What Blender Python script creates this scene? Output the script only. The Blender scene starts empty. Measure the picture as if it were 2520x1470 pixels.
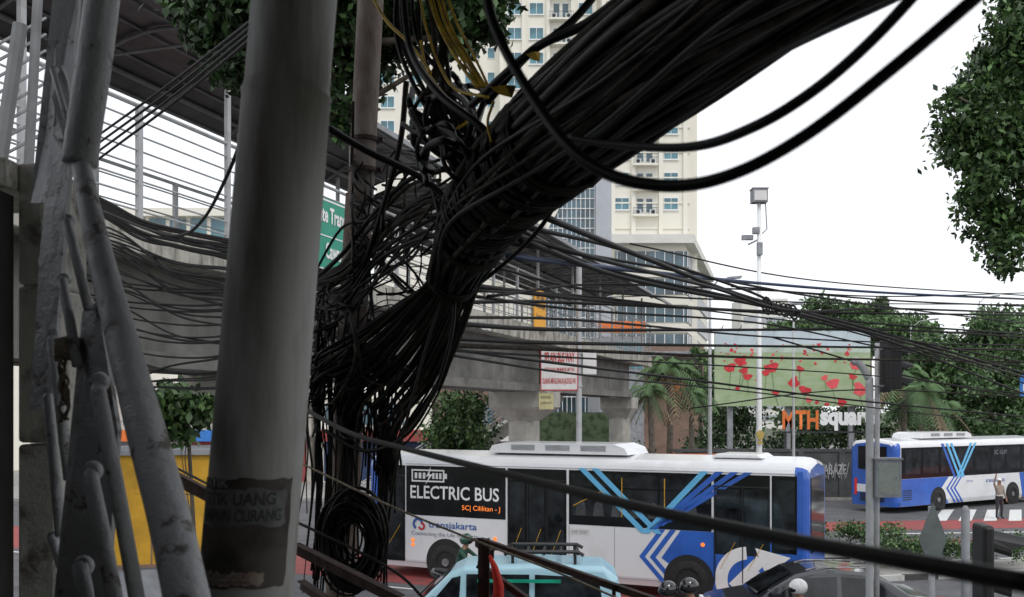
import bpy, math, random
import numpy as np
from mathutils import Vector, Matrix
random.seed(7); np.random.seed(7)
R=random.random
def U(a,b): return a+(b-a)*R()
scene=bpy.context.scene
COL=scene.collection
EYE=4.6
# survey point: horizontal / vertical bearings taken from the stair landing, at a distance north
def S(u,v,d): return Vector(((u-1260)/2450*d, d, EYE+(1012-v)/2450*d))

# ---------------- materials
def M(name,col,rough=.6,metal=0,var=.15,scale=4,bump=0,col2=None,thr=(.35,.65),coat=0,stretch=None,spec=.5,detail=3):
    m=bpy.data.materials.new(name); m.use_nodes=True
    nt=m.node_tree; b=nt.nodes['Principled BSDF']
    b.inputs['Roughness'].default_value=rough; b.inputs['Metallic'].default_value=metal
    b.inputs['Specular IOR Level'].default_value=spec
    if coat: b.inputs['Coat Weight'].default_value=coat
    tc=nt.nodes.new('ShaderNodeTexCoord'); mp=nt.nodes.new('ShaderNodeMapping')
    nt.links.new(tc.outputs['Object'],mp.inputs[0])
    if stretch: mp.inputs['Scale'].default_value=stretch
    n=nt.nodes.new('ShaderNodeTexNoise'); n.inputs['Scale'].default_value=scale; n.inputs['Detail'].default_value=detail; n.inputs['Roughness'].default_value=.65
    nt.links.new(mp.outputs[0],n.inputs['Vector'])
    r=nt.nodes.new('ShaderNodeValToRGB')
    r.color_ramp.elements[0].position=thr[0]; r.color_ramp.elements[1].position=thr[1]
    c1=tuple(max(0,c*(1-var)) for c in col); c2=tuple(min(1,c*(1+var)) for c in col)
    if col2: c1=col2; c2=col
    r.color_ramp.elements[0].color=(*c1,1); r.color_ramp.elements[1].color=(*c2,1)
    nt.links.new(n.outputs['Fac'],r.inputs[0]); nt.links.new(r.outputs[0],b.inputs['Base Color'])
    if bump:
        bp=nt.nodes.new('ShaderNodeBump'); bp.inputs['Strength'].default_value=bump; bp.inputs['Distance'].default_value=.02
        nt.links.new(n.outputs['Fac'],bp.inputs['Height']); nt.links.new(bp.outputs[0],b.inputs['Normal'])
    return m
black=M('cable_black',(.006,.006,.006),.5,var=.4,scale=6,spec=.2)
black2=M('cable_grey',(.013,.012,.011),.6,var=.4,scale=9,spec=.2)
black3=M('cable_dusty',(.036,.031,.025),.85,var=.6,scale=14,spec=.15)
yel=M('cable_yellow',(.45,.29,.02),.6,var=.4,scale=20)
bluec=M('cable_blue',(.015,.035,.10),.5)
ropem=M('rope',(.30,.25,.19),.9,var=.4,scale=60,bump=.4)
greypaint=M('grey_paint_flaking',(.44,.45,.47),.45,var=.2,scale=16,bump=.7,col2=(.15,.135,.12),thr=(.37,.42),detail=7)
greypole=M('grey_pole_paint',(.37,.37,.355),.55,var=.2,scale=5,bump=.12,col2=(.13,.115,.095),thr=(.32,.56),stretch=(1.6,1.6,.28),detail=8)
rustpole=M('rusty_pole',(.21,.18,.16),.75,var=.2,scale=9,bump=.5,col2=(.10,.05,.032),thr=(.36,.6),stretch=(1,1,.35),detail=6)
rust=M('rusty_steel',(.085,.05,.04),.8,var=.3,scale=15,bump=.4,col2=(.035,.022,.02))
conc=M('concrete',(.46,.44,.39),.85,var=.2,scale=1.6,bump=.25,col2=(.26,.245,.22),thr=(.25,.6))
concd=M('concrete_stained',(.44,.42,.37),.9,scale=2.2,bump=.4,col2=(.12,.11,.09),thr=(.34,.56),stretch=(2.2,2.2,.7),detail=7)
dconc=M('shaded_girder_concrete',(.17,.165,.15),.9,var=.3,scale=1.2,bump=.2)  # girder concrete darkened: underside shade put into the colour
wallw=M('old_plaster',(.56,.54,.50),.9,scale=7,bump=.8,col2=(.15,.13,.11),thr=(.34,.48),detail=8)
darkw=M('near_black_wall',(.02,.019,.018),.95,var=.4,scale=3,bump=.3)  # near-black, for the stairwell wall and the added shade walls
steelw=M('rail_white_paint',(.42,.43,.44),.5,var=.15,scale=3,col2=(.25,.23,.21),thr=(.2,.5))
steeld=M('rail_dark_grey',(.16,.165,.17),.5,var=.2,scale=3)
sheetd=M('roof_sheet_dark',(.08,.08,.085),.4,metal=.1,var=.3,scale=1.5)
sheetb=M('canopy_sheet_smoked',(.03,.032,.035),.35,var=.3,scale=1.5)
ribm=M('roof_frame',(.22,.23,.24),.5,var=.2,scale=3)
asph=M('asphalt',(.10,.10,.105),.85,var=.25,scale=1.3,bump=.15)
redl=M('red_lane_paint',(.34,.06,.055),.8,scale=1.5,bump=.1,col2=(.17,.065,.06),thr=(.25,.6))
markw=M('road_marking',(.72,.72,.70),.7,var=.15,scale=6)
pavem=M('paving',(.30,.29,.27),.85,var=.2,scale=3,bump=.2)
kerbw=M('kerb_white',(.5,.5,.48),.8); kerbb=M('kerb_black',(.05,.05,.05),.8); kerby=M('kerb_yellow',(.5,.36,.05),.8)
grassm=M('ground_soil',(.09,.10,.06),.95,var=.4,scale=.5,bump=.3)
cream=M('tower_cream',(.84,.81,.72),.85,var=.06,scale=.12,col2=(.75,.72,.64),thr=(.2,.7))
creamd=M('tower_trim',(.74,.73,.68),.85,var=.08,scale=.3)
whitew=M('window_frame_white',(.78,.79,.79),.5,var=.05)
teal=M('window_teal_glass',(.06,.17,.21),.12,var=.6,scale=.35,spec=.8)
glassb=M('glass_blue_band',(.05,.10,.13),.1,var=.7,scale=.25,spec=.8)
darkg=M('dark_opening',(.03,.032,.035),.6,var=.5,scale=.6)
panelg=M('grey_cladding',(.42,.44,.48),.45,var=.08,scale=.4)
orange=M('orange_fascia',(.72,.17,.03),.6,var=.08)
brown=M('brown_louvre',(.20,.13,.10),.7,var=.2,scale=.8)
buswhite=M('bus_white_paint',(.76,.77,.79),.28,var=.05,scale=1.1,coat=.4,col2=(.63,.63,.63),thr=(.2,.5))
busblue=M('bus_blue_paint',(.03,.12,.50),.28,var=.12,scale=1.5,coat=.4)
lblue=M('light_blue_stripe',(.14,.48,.78),.35,var=.05)
busglass=M('bus_black_glass',(.008,.009,.011),.07,var=.6,scale=.8,spec=.4)
glass2=M('bus_window_glass',(.014,.017,.02),.05,var=.9,scale=1.4,spec=.5)
interior=M('bus_interior',(.05,.055,.06),.8,var=.4)
rubber=M('rubber',(.018,.018,.018),.85,var=.3,scale=12)
rim=M('wheel_rim',(.22,.22,.23),.5,metal=.4,var=.4,scale=10)
white=M('white_lettering',(.82,.82,.82),.5,var=.03)
bluet=M('blue_lettering',(.03,.10,.36),.5,var=.03)
greyt=M('grey_lettering',(.22,.24,.28),.5,var=.03)
redt=M('red_lettering',(.50,.02,.02),.5,var=.05)
blackt=M('black_lettering',(.02,.02,.02),.5,var=.05)
led=M('led_orange',(.9,.22,.03),.5,var=.05)
led.node_tree.nodes['Principled BSDF'].inputs['Emission Color'].default_value=(1,.22,.03,1)
led.node_tree.nodes['Principled BSDF'].inputs['Emission Strength'].default_value=.8
redlit=M('red_lamp',(.8,.03,.02),.4)
greens=M('sign_green',(.005,.28,.18),.5,var=.08,scale=2)
signw=M('sign_white',(.70,.68,.67),.6,var=.06,scale=4)
signo=M('sign_orange',(.92,.43,.03),.6,var=.06)
signy=M('sign_yellow_pale',(.50,.45,.24),.7,var=.15)
signbl=M('sign_blue',(.03,.18,.55),.5)
blk=M('signal_black',(.012,.012,.014),.5,var=.3)
vanp=M('van_pale_blue',(.36,.58,.68),.35,var=.08,scale=2,coat=.3,col2=(.26,.43,.51),thr=(.2,.5))
vang=M('van_green_film',(.01,.30,.20),.3,var=.2)
carblk=M('car_black',(.03,.032,.037),.15,var=.2,coat=.8)
carred=M('car_red',(.3,.03,.03),.3,coat=.5)
yelp=M('yellow_panel',(.58,.32,.025),.65,var=.2,scale=2.5,bump=.1,detail=6)
greyp=M('grey_panel',(.26,.27,.29),.7,var=.2,scale=3)
mesh_green=M('printed_green_hoarding',(.11,.15,.08),.9,scale=2.5,col2=(.04,.07,.03),thr=(.4,.55))
leafA=M('leaf_dark',(.030,.064,.020),.5,var=.3,scale=2); leafB=M('leaf_mid',(.058,.12,.033),.5,var=.3,scale=2); leafC=M('leaf_light',(.105,.19,.055),.5,var=.3,scale=2)
leafH1=M('hazed_leaf_dark',(.06,.11,.045),.7,var=.3,scale=.5); leafH2=M('hazed_leaf_mid',(.09,.165,.06),.7,var=.3,scale=.5); leafH3=M('hazed_leaf_light',(.14,.23,.09),.7,var=.3,scale=.5)  # distant leaves made paler: haze put into the colour
palmd=M('palm_dry_leaf',(.22,.16,.10),.8,var=.3)
bark=M('bark',(.12,.10,.08),.95,var=.4,scale=6,bump=.6)
skin=M('skin',(.28,.15,.09),.6); uni=M('uniform_tan',(.28,.24,.20),.8,var=.1); trou=M('trousers_dark',(.03,.03,.035),.8); vest=M('duty_belt',(.5,.5,.46),.6)
jack=M('jacket_green',(.02,.07,.045),.7); jackb=M('jacket_black',(.03,.03,.035),.7)
hblack=M('helmet_black',(.015,.015,.017),.12,coat=1); hwhite=M('helmet_white',(.8,.8,.8),.2,coat=1); hgreen=M('helmet_dark_green',(.02,.08,.05),.2,coat=1)
stickd=M('poster_old',(.10,.085,.075),.8,var=.3,scale=12,col2=(.04,.034,.03),thr=(.35,.6)); stickw=M('poster_torn_paper',(.19,.19,.195),.8,var=.3,scale=18,bump=.3,col2=(.11,.11,.11))
stickt=M('poster_faded_letters',(.24,.245,.25),.8,var=.3,scale=30)
redcloth=M('red_cloth',(.65,.03,.015),.8,var=.3,scale=8)

# ---------------- mesh helpers
class MB:
    def __init__(s): s.v=[];s.f=[];s.m=[];s.ch=[]
    def add(s,vs,fs,m=0):
        s.ch.append((len(s.v),len(s.f)))
        o=len(s.v); s.v+= [tuple(p) for p in vs]; s.f+=[tuple(i+o for i in f) for f in fs]; s.m+=[m]*len(fs); return s
    def box(s,x0,x1,y0,y1,z0,z1,m=0):
        return s.add([(x0,y0,z0),(x1,y0,z0),(x1,y1,z0),(x0,y1,z0),(x0,y0,z1),(x1,y0,z1),(x1,y1,z1),(x0,y1,z1)],
          [(0,3,2,1),(4,5,6,7),(0,1,5,4),(1,2,6,5),(2,3,7,6),(3,0,4,7)],m)
    def prism(s,poly,y0,y1,m=0):
        n=len(poly); vs=[(x,y0,z) for x,z in poly]+[(x,y1,z) for x,z in poly]
        return s.add(vs,[tuple(range(n)),tuple(range(2*n-1,n-1,-1))]+[(i,i+n,(i+1)%n+n,(i+1)%n) for i in range(n)],m)
    def vprism(s,poly,z0,z1,m=0):
        n=len(poly); vs=[(x,y,z0) for x,y in poly]+[(x,y,z1) for x,y in poly]
        return s.add(vs,[tuple(range(n-1,-1,-1)),tuple(range(n,2*n))]+[(i,(i+1)%n,(i+1)%n+n,i+n) for i in range(n)],m)
    def poly(s,pts,y,m=0): return s.add([(x,y,z) for x,z in pts],[tuple(range(len(pts)))],m)
    def stripe(s,x0,z0,x1,z1,w,y,m=0): return s.poly([(x0,z0),(x0+w,z0),(x1+w,z1),(x1,z1)],y,m)
    def disc(s,cx,cz,r,y,m=0,n=28): return s.poly([(cx+r*math.cos(i*6.2832/n),cz+r*math.sin(i*6.2832/n)) for i in range(n)],y,m)
    def cyl(s,cx,cz,r,y0,y1,m=0,n=28): return s.prism([(cx+r*math.cos(i*6.2832/n),cz+r*math.sin(i*6.2832/n)) for i in range(n)],y0,y1,m)
    def tube(s,pts,r,n=8,m=0,sq=1):
        pts=[Vector(p) for p in pts]; k=len(pts)
        if not hasattr(r,'__len__'): r=[r]*k
        vs=[];prev=None
        for i,p in enumerate(pts):
            t=(pts[min(i+1,k-1)]-pts[max(i-1,0)])
            if t.length<1e-9: t=Vector((0,0,1))
            t.normalize()
            if prev is None:
                a=Vector((0,0,1)) if abs(t.z)<.9 else Vector((1,0,0)); x=t.cross(a).normalized()
            else:
                x=prev-t*prev.dot(t); x.normalize()
            prev=x; y=t.cross(x)
            for j in range(n):
                a=6.28318*j/n; vs.append(p+x*(r[i]*math.cos(a))+y*(r[i]*sq*math.sin(a)))
        fs=[(i*n+j,i*n+(j+1)%n,(i+1)*n+(j+1)%n,(i+1)*n+j) for i in range(k-1) for j in range(n)]
        fs+=[tuple(range(n-1,-1,-1)),tuple((k-1)*n+j for j in range(n))]
        return s.add(vs,fs,m)
    def obj(s,name,mats,parent=None,smooth=False,bevel=0,label=None):
        me=bpy.data.meshes.new(name); me.from_pydata(s.v,[],s.f)
        if not isinstance(mats,(list,tuple)): mats=[mats]
        for m in mats: me.materials.append(m)
        me.polygons.foreach_set('material_index',s.m)
        if smooth: me.polygons.foreach_set('use_smooth',[True]*len(s.f))
        me.update()
        o=bpy.data.objects.new(name,me); COL.objects.link(o)
        if parent: o.parent=parent
        if bevel:
            b=o.modifiers.new('b','BEVEL'); b.width=bevel; b.segments=2; b.limit_method='ANGLE'
        if label: o['label']=label
        return o
    def sep(s,name,mats,parent,smooth=False):
        ch=s.ch+[(len(s.v),len(s.f))]
        for (v0,f0),(v1,f1) in zip(ch[:-1],ch[1:]):
            q=MB(); q.v=s.v[v0:v1]; q.f=[tuple(i-v0 for i in f) for f in s.f[f0:f1]]; q.m=s.m[f0:f1]; q.obj(name,mats,parent,smooth)
def T(o,label,cat,group=None,kind=None):
    o['label']=label
    if kind: o['kind']=kind
    if cat: o['category']=cat
    if group: o['group']=group
    return o
def thing(name,loc,rz,label,cat,group=None):
    e=bpy.data.objects.new(name,None); e.empty_display_size=.2; COL.objects.link(e); e.location=loc; e.rotation_euler=(0,0,rz)
    return T(e,label,cat,group)
def cr(pts,k=8):
    pts=[Vector(p) for p in pts]
    if len(pts)==2: return [pts[0].lerp(pts[1],i/k) for i in range(k+1)]
    P=[pts[0]*2-pts[1]]+pts+[pts[-1]*2-pts[-2]]; out=[]
    for i in range(1,len(P)-2):
        a,b,c,d=P[i-1],P[i],P[i+1],P[i+2]
        for j in range(k):
            t=j/k; out.append(.5*((2*b)+(c-a)*t+(2*a-5*b+4*c-d)*t*t+(3*b-a-3*c+d)*t**3))
    out.append(pts[-1]); return out
def text(s,x0,z0,w,h,y,parent,mat,name='lettering',bold=0):
    cu=bpy.data.curves.new('t','FONT'); cu.body=s; cu.offset=bold; cu.resolution_u=3
    o=bpy.data.objects.new('t',cu); COL.objects.link(o)
    bpy.context.view_layer.update()
    me=bpy.data.meshes.new_from_object(o.evaluated_get(bpy.context.evaluated_depsgraph_get()))
    bpy.data.objects.remove(o)
    n=len(me.vertices); a=np.zeros(n*3); me.vertices.foreach_get('co',a); a=a.reshape(-1,3)
    mn=a.min(0); mx=a.max(0); b=np.zeros_like(a)
    b[:,0]=x0+(a[:,0]-mn[0])/(mx[0]-mn[0])*w; b[:,2]=z0+(a[:,1]-mn[1])/(mx[1]-mn[1])*h; b[:,1]=y
    me.vertices.foreach_set('co',b.ravel()); me.materials.clear(); me.materials.append(mat); me.update(); me.name=name
    ob=bpy.data.objects.new(name,me); COL.objects.link(ob); ob.parent=parent; return ob

# ---------------- leaves
def leaves(name,clusters,n,size,mats,parent=None,flat=.8,gap=0):
    cl=np.array(clusters); w=cl[:,3]**2; idx=np.random.choice(len(cl),n,p=w/w.sum())
    d=np.random.normal(size=(n,3)); d/=np.linalg.norm(d,axis=1)[:,None]
    rr=np.random.rand(n)**.45*(1+.18*np.random.normal(size=n))
    c=cl[idx,:3]+d*(cl[idx,3]*rr)[:,None]*np.array([1,1,flat])
    q=np.sin(c[:,0]*5.1/size*.12+1)+np.sin(c[:,1]*4.3/size*.12)+np.sin(c[:,2]*5.7/size*.12+2)
    c=c[q>-1.0+gap]; n=len(c)
    ax=np.random.normal(size=(n,3)); ax[:,2]-=.5; ax/=np.linalg.norm(ax,axis=1)[:,None]
    nr=np.random.normal(size=(n,3)); nr[:,2]+=.8
    sd=np.cross(ax,nr); sd/=np.linalg.norm(sd,axis=1)[:,None]+1e-9
    up=np.cross(sd,ax)
    L=(size*(.6+.7*np.random.rand(n)))[:,None]
    v=np.empty((n,4,3)); v[:,0]=c-ax*L*.5; v[:,1]=c+sd*L*.26+up*L*.06; v[:,2]=c+ax*L*.5-up*L*.05; v[:,3]=c-sd*L*.26+up*L*.06
    me=bpy.data.meshes.new(name); me.vertices.add(n*4); me.vertices.foreach_set('co',v.ravel())
    me.loops.add(n*4); me.loops.foreach_set('vertex_index',np.arange(n*4,dtype=np.int32))
    me.polygons.add(n); me.polygons.foreach_set('loop_start',np.arange(0,n*4,4,dtype=np.int32))
    try: me.polygons.foreach_set('loop_total',np.full(n,4,dtype=np.int32))
    except Exception: pass
    for m in mats: me.materials.append(m)
    me.update(calc_edges=True)
    me.polygons.foreach_set('material_index',np.random.choice(len(mats),n,p=[.35,.4,.25]).astype(np.int32))
    me.validate(); me.update()
    o=bpy.data.objects.new(name,me); COL.objects.link(o)
    if parent: o.parent=parent
    return o
def tree(label,base,topz,clusters,n,size,mats,tr=.2,trunkpts=None,cat='tree',group=None,gap=0,limb=True):
    base=Vector(base); e=thing('tree',base,0,label,cat,group)
    b=MB(); tp=trunkpts or [base,base+Vector((.1,0,(topz-base.z)*.5)),Vector((base.x,base.y,topz))]
    tp=[Vector(p) for p in tp]
    P=cr(tp,6); b.tube([p-base for p in P],[tr*(1-.5*i/len(P)) for i in range(len(P))],10)
    if limb:
        for c in clusters:
            cv=Vector(c[:3]); st=P[int(len(P)*U(.6,.99))]
            mid=st.lerp(cv,.5)+Vector((U(-.1,.1),U(-.1,.1),-.1*(cv-st).length*.5))
            q=cr([st,mid,cv],5); b.tube([p-base for p in q],[tr*.25*(1-.8*i/len(q)) for i in range(len(q))],6)
    b.obj('trunk',bark,e,smooth=True)
    leaves('crown',[(c[0]-base.x,c[1]-base.y,c[2]-base.z,c[3]) for c in clusters],n,size,mats,e,gap=gap)
    return e
LD=[leafA,leafB,leafC]; LF=[leafH1,leafH2,leafH3]
def palm(loc,h,r,n,label,group):
    e=thing('palm_tree',loc,U(0,6),label,'palm tree',group); b=MB()
    b.tube([(0,0,0),(.1,0,h*.5),(0,.05,h)],[.2,.16,.13],9); b.obj('trunk',bark,e,smooth=True)
    c=MB()
    for i in range(n):
        a=U(0,6.28); el=U(-.7,1.2); L=r*U(.75,1.1); dx,dy=math.cos(a),math.sin(a)
        pts=[]
        for k in range(9):
            t=k/8; rr=L*t; pts.append(Vector((dx*rr*math.cos(el)*1, dy*rr*math.cos(el), h+L*math.sin(el)*t-L*.75*t*t)))
        mi=0 if el>0 else (2 if R()<.4 else 1)
        c.tube(pts,.02,3,mi)
        for k in range(1,8):
            for sgn in (-1,1):
              for q in (0,.5):
                p=pts[k].lerp(pts[k+1],q); tdir=(pts[k+1]-pts[k]).normalized(); sd=Vector((-dy,dx,0))*sgn
                l=L*.34*math.sin(math.pi*(k+.6)/9.5); tip=p+sd*l*.75+tdir*l*.5+Vector((0,0,-l*.45))
                c.add([p,p+tdir*L*.045,tip],[(0,1,2)],mi)
    c.obj('crown',[leafH2,leafH1,palmd],e)
    return e

# ---------------- ground and roads
g=MB(); g.add([(-1500,-300,0),(1500,-300,0),(1500,2500,0),(-1500,2500,0)],[(0,1,2,3)]); T(g.obj('ground',grassm),'bare grey green ground reaching the horizon',None,kind='structure')
g=MB(); g.add([(-90,6,.004),(120,6,.004),(150,110,.004),(-90,62,.004)],[(0,1,2,3)]); T(g.obj('road',asph),'grey asphalt road of a wide junction',None,kind='structure')
B1=Vector((-4.07,28.13,0)); A1=math.atan2(-.4455,.895)
def loc1(x,y):
    c,s_=math.cos(A1),math.sin(A1); return (B1.x+c*x-s_*y, B1.y+s_*x+c*y)
g=MB()
q=[loc1(-60,-.9),loc1(60,-.9),loc1(60,3.4),loc1(-60,3.4)]; g.add([(x,y,.008) for x,y in q],[(0,1,2,3)])
T(g.obj('bus_lane',redl),'worn red painted bus lane on the asphalt',None,kind='structure')
g=MB(); g.add([(12,38,.008),(60,45,.008),(60,48.5,.008),(12,41,.008)],[(0,1,2,3)]); T(g.obj('red_lane',redl),'worn red painted lane across the junction',None,kind='structure')
g=MB(); g.add([(14,34.2,.008),(60,38,.008),(60,40,.008),(14,35.6,.008)],[(0,1,2,3)]); T(g.obj('red_lane',redl),'second worn red lane strip',None,kind='structure')
g=MB()
for i in range(9):
    x=17.6+i*1.05; g.add([(x,41.6,.013),(x+.6,41.7,.013),(x+3.0,46.4,.013),(x+2.4,46.3,.013)],[(0,1,2,3)])
for k in range(-6,10):
    q=[loc1(k*5,-1.6),loc1(k*5+2.5,-1.6),loc1(k*5+2.5,-1.46),loc1(k*5,-1.46)]; g.add([(a,b,.013) for a,b in q],[(0,1,2,3)])
g.add([(12,36.9,.013),(60,42,.013),(60,42.2,.013),(12,37.1,.013)],[(0,1,2,3)])
T(g.obj('road_marking',markw),'white zebra bars and lane lines',None,kind='structure')
def pave(name,pts,label,mats=(kerbw,kerbb),h=.14):
    b=MB(); b.vprism(pts,0.0,h,0)
    n=len(pts)
    for i in range(n):
        a=Vector((*pts[i],0)); c=Vector((*pts[(i+1)%n],0)); L=(c-a).length; k=int(L/1.0); d=(c-a)/max(k,1); nn=Vector((d.y,-d.x,0)).normalized()*.06
        if k>60: continue
        for j in range(k):
            p=a+d*j; q=p+d
            b.add([p+nn,q+nn,q-nn*2,p-nn*2]+[v+Vector((0,0,h+.012)) for v in (p+nn,q+nn,q-nn*2,p-nn*2)],[(0,1,5,4),(1,2,6,5),(2,3,7,6),(3,0,4,7),(4,5,6,7)],1+j%2)
    return T(b.obj(name,[pavem,mats[0],mats[1]]),label,None,kind='structure')
pave('pavement',[(-60,50),(24,51.5),(60,66),(60,140),(-60,140)],'raised grey pavement behind the road with painted kerb',(kerby,kerbb))
pave('median',[(7.9,29.9),(12.6,30.6),(12.6,33.4),(8.2,33.4)],'planted traffic island with painted kerb')
pave('median',[(9.6,26.8),(30,31.4),(30,33.4),(9.6,29.0)],'long narrow traffic island with kerb',(kerbw,kerbb))

# ---------------- buses
def wheel(parent,x,z,r,y=-.03,w=.3):
    b=MB(); n=32
    prof=[(0,r*.62),(0,r*.93),(.03,r),(w,r)]
    vs=[];
    for yy,rr in prof:
        for j in range(n): a=6.28318*j/n; vs.append((x+rr*math.cos(a),y+yy,z+rr*math.sin(a)))
    fs=[(i*n+j,i*n+(j+1)%n,(i+1)*n+(j+1)%n,(i+1)*n+j) for i in range(3) for j in range(n)]
    e=bpy.data.objects.new('wheel',None); COL.objects.link(e); e.parent=parent; e.empty_display_size=.1
    b.add(vs,fs); b.obj('tyre',rubber,e,smooth=True)
    c=MB(); c.cyl(x,z,r*.63,y+.05,y+.2,0,24); c.cyl(x,z,r*.22,y-.02,y+.06,0,16)
    for i in range(8):
        a=i*.785; c.cyl(x+r*.42*math.cos(a),z+r*.42*math.sin(a),r*.055,y+.03,y+.06,1,8)
    c.obj('rim',[rim,rubber],e)
def busbody(e,L,W,H):
    b=MB(); prof=[]
    r=.32
    prof+=[(0.05,.3),(0,.5),(0,H-r-.1)]
    for i in range(1,7):
        a=i/6*math.pi/2; prof.append((r*(1-math.cos(a)),H-r-.1+(r+.0)*math.sin(a)))
    prof.append((W/2,H))
    prof=prof+[(W-y,z) for y,z in reversed(prof[:-1])]
    n=len(prof)
    stations=[(0,.18),(.05,.08),(.15,.02),(.3,0),(L-.3,0),(L-.15,.02),(L-.05,.08),(L,.18)]
    vs=[]
    for x,ins in stations:
        for y,z in prof:
            yy=W/2+(y-W/2)*(1-ins*2/W); zz=z-(ins*.8 if z>H*.7 else 0)
            vs.append((x,yy,zz))
    m=len(stations)
    fs=[(i*n+j,(i+1)*n+j,(i+1)*n+(j+1)%n,i*n+(j+1)%n) for i in range(m-1) for j in range(n)]
    mi=[ (1 if (i in (0,1,2,4,5,6)) and prof[j][1]<H-.2 else 0) for i in range(m-1) for j in range(n)]
    b.add(vs,fs,0); b.m=mi
    b.add([vs[j] for j in range(n)],[tuple(range(n))],1); b.add([vs[(m-1)*n+j] for j in range(n)],[tuple(range(n-1,-1,-1))],1)
    return b.obj('body',[buswhite,busblue],e,smooth=False)
def roof_unit(e,x0,x1,H,mat=buswhite):
    b=MB(); b.prism([(x0,H-.02),(x0+.12,H+.18),(x0+.5,H+.26),(x1-.4,H+.26),(x1-.1,H+.15),(x1,H-.02)],.45,2.05)
    for k in range(3): 
        for j in range(5): b.box(x0+.7+k*1.0,x0+1.4+k*1.0,.435,.452,H+.07+j*.03,H+.085+j*.03,1)
    b.obj('roof_air_conditioner',[mat,greyp],e,bevel=.04)
def ring(mb,cx,cz,r0,r1,a0,a1,y,m,n=20):
    for i in range(n):
        a=a0+(a1-a0)*i/n; c=a0+(a1-a0)*(i+1)/n
        mb.poly([(cx+r0*math.cos(a),cz+r0*math.sin(a)),(cx+r1*math.cos(a),cz+r1*math.sin(a)),(cx+r1*math.cos(c),cz+r1*math.sin(c)),(cx+r0*math.cos(c),cz+r0*math.sin(c))],y,m)
e=thing('bus',B1,A1,'long white and blue electric city bus in the bus lane','bus')
busbody(e,12.1,2.5,3.5)
roof_unit(e,3.6,7.6,3.5); 
b=MB(); b.prism([(9.7,3.46),(9.8,3.56),(10.8,3.56),(10.95,3.46)],.6,1.9); b.obj('roof_hatch',buswhite,e,bevel=.03)
b=MB(); y=-.006
b.box(1.28,4.36,y,.0,1.74,3.1); b.box(6.17,9.86,y,0,1.72,3.1); b.box(11.28,11.85,y,0,1.3,3.1)
b.sep('window_band',busglass,e)
b=MB()
for x0,x1 in [(6.25,7.35),(7.42,8.52),(8.59,9.8)]:
    b.box(x0,x1,-.012,-.006,1.95,2.65); b.box(x0,x1,-.012,-.006,2.69,3.02)
b.box(11.34,11.8,-.012,-.006,1.4,3.0); b.sep('window',glass2,e)
b=MB()
for k in range(7):
    x=6.35+k*.48; b.prism([(x,1.96),(x+.05,2.28),(x+.16,2.36),(x+.26,2.28),(x+.3,1.96)],-.0135,-.0125)
b.obj('seat_row',interior,e)
b=MB(); b.tube([(6.3,-.016,2.2),(7.1,-.016,2.6)],.012,5); b.tube([(8.7,-.016,2.0),(8.7,-.016,2.95)],.012,5); b.tube([(7.6,-.016,1.97),(7.6,-.016,2.95)],.012,5); b.sep('grab_pole',yelp,e)
def door(x0,x1,z0,z1,n=2):
    d=MB(); d.box(x0,x1,-.012,0,z0,z1,0)
    w=(x1-x0)/n
    for i in range(n):
        d.box(x0+i*w+.06,x0+(i+1)*w-.06,-.018,-.012,z0+.12,z1-.35,1)
        d.box(x0+i*w-.012+.03,x0+i*w+.04,-.03,-.012,z0+.05,z1-.3,2)
        d.tube([(x0+i*w+.15,-.022,z0+.35),(x0+(i+1)*w-.15,-.022,z0+1.0)],.008,6,3)
    d.box(x0,x1,-.02,-.012,z1-.3,z1-.27,2)
    d.obj('door',[busglass,glass2,blk,yelp],e)
door(.5,1.24,.45,3.1,1); door(4.42,6.1,.55,3.1,3); door(9.92,11.24,.5,3.1,2)
b=MB(); y=-.004
b.poly([(9.1,1.715),(11.95,1.715),(11.95,.32),(9.6,.32),(8.62,1.02)],y,0)
for k,mm in ((-.05,0),(.22,0)):
    w=.15
    b.poly([(8.62+k,1.715),(8.62+k+w,1.715),(8.1+k+w,1.02),(8.75+k+w,.33),(8.75+k,.33),(8.1+k,1.02)],y-.001*(1+k),mm)
b.poly([(.0+.3,.35),(.48,.35),(.48,3.0),(.3,3.05)],y,0)
b.poly([(11.86,.35),(11.99,.35),(11.99,3.2),(11.86,3.2)],y-.002,0)
y=-.0145
for k,mm in ((0,1),(.36,1)):
    b.stripe(6.42+k,3.16,8.1+k,1.6,.19,y,mm)
for k,mm in ((0,1),(.36,0),(.72,0),(1.05,0)):
    b.stripe(8.12+k*.5,1.6+k*.28,9.6+k,3.16,.19,y-.001,mm)
b.obj('livery_stripes',[busblue,lblue],e)
b=MB()
b.box(9.93,11.24,-.0205,-.0185,.5,1.2,1)
ring(b,10.75,.62,.50,.80,1.65,4.3,-.0225,0)
b.poly([(10.9,1.4),(11.72,1.22),(11.15,.78)],-.0225,0)
b.poly([(10.28,.52),(10.5,.36),(11.12,1.02),(10.95,1.22)],-.0229,0)
b.poly([(10.78,.72),(10.98,.86),(11.62,.35),(11.3,.33)],-.0232,0)
b.v=[(x,y_,max(z,.33)) for x,y_,z in b.v]
b.obj('roundel_emblem',[white,busblue],e)
b=MB()
for x in (2.55,9.3): b.disc(x,.52,.62,-.008,0,32)
b.sep('wheel_arch',rubber,e)
wheel(e,2.55,.5,.48); wheel(e,9.3,.5,.5)
text('ELECTRIC BUS',1.42,2.2,2.75,.36,-.016,e,white,bold=.015)
text('5C| Cililitan - J',3.05,1.9,1.15,.17,-.016,e,led)
text('transjakarta',2.0,1.36,1.5,.24,-.014,e,bluet,bold=.01)
text('Connecting the Life of Jakarta',1.45,1.16,2.1,.14,-.014,e,greyt)
text('DHR 250307',6.25,1.5,.45,.08,-.014,e,greyt)
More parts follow.
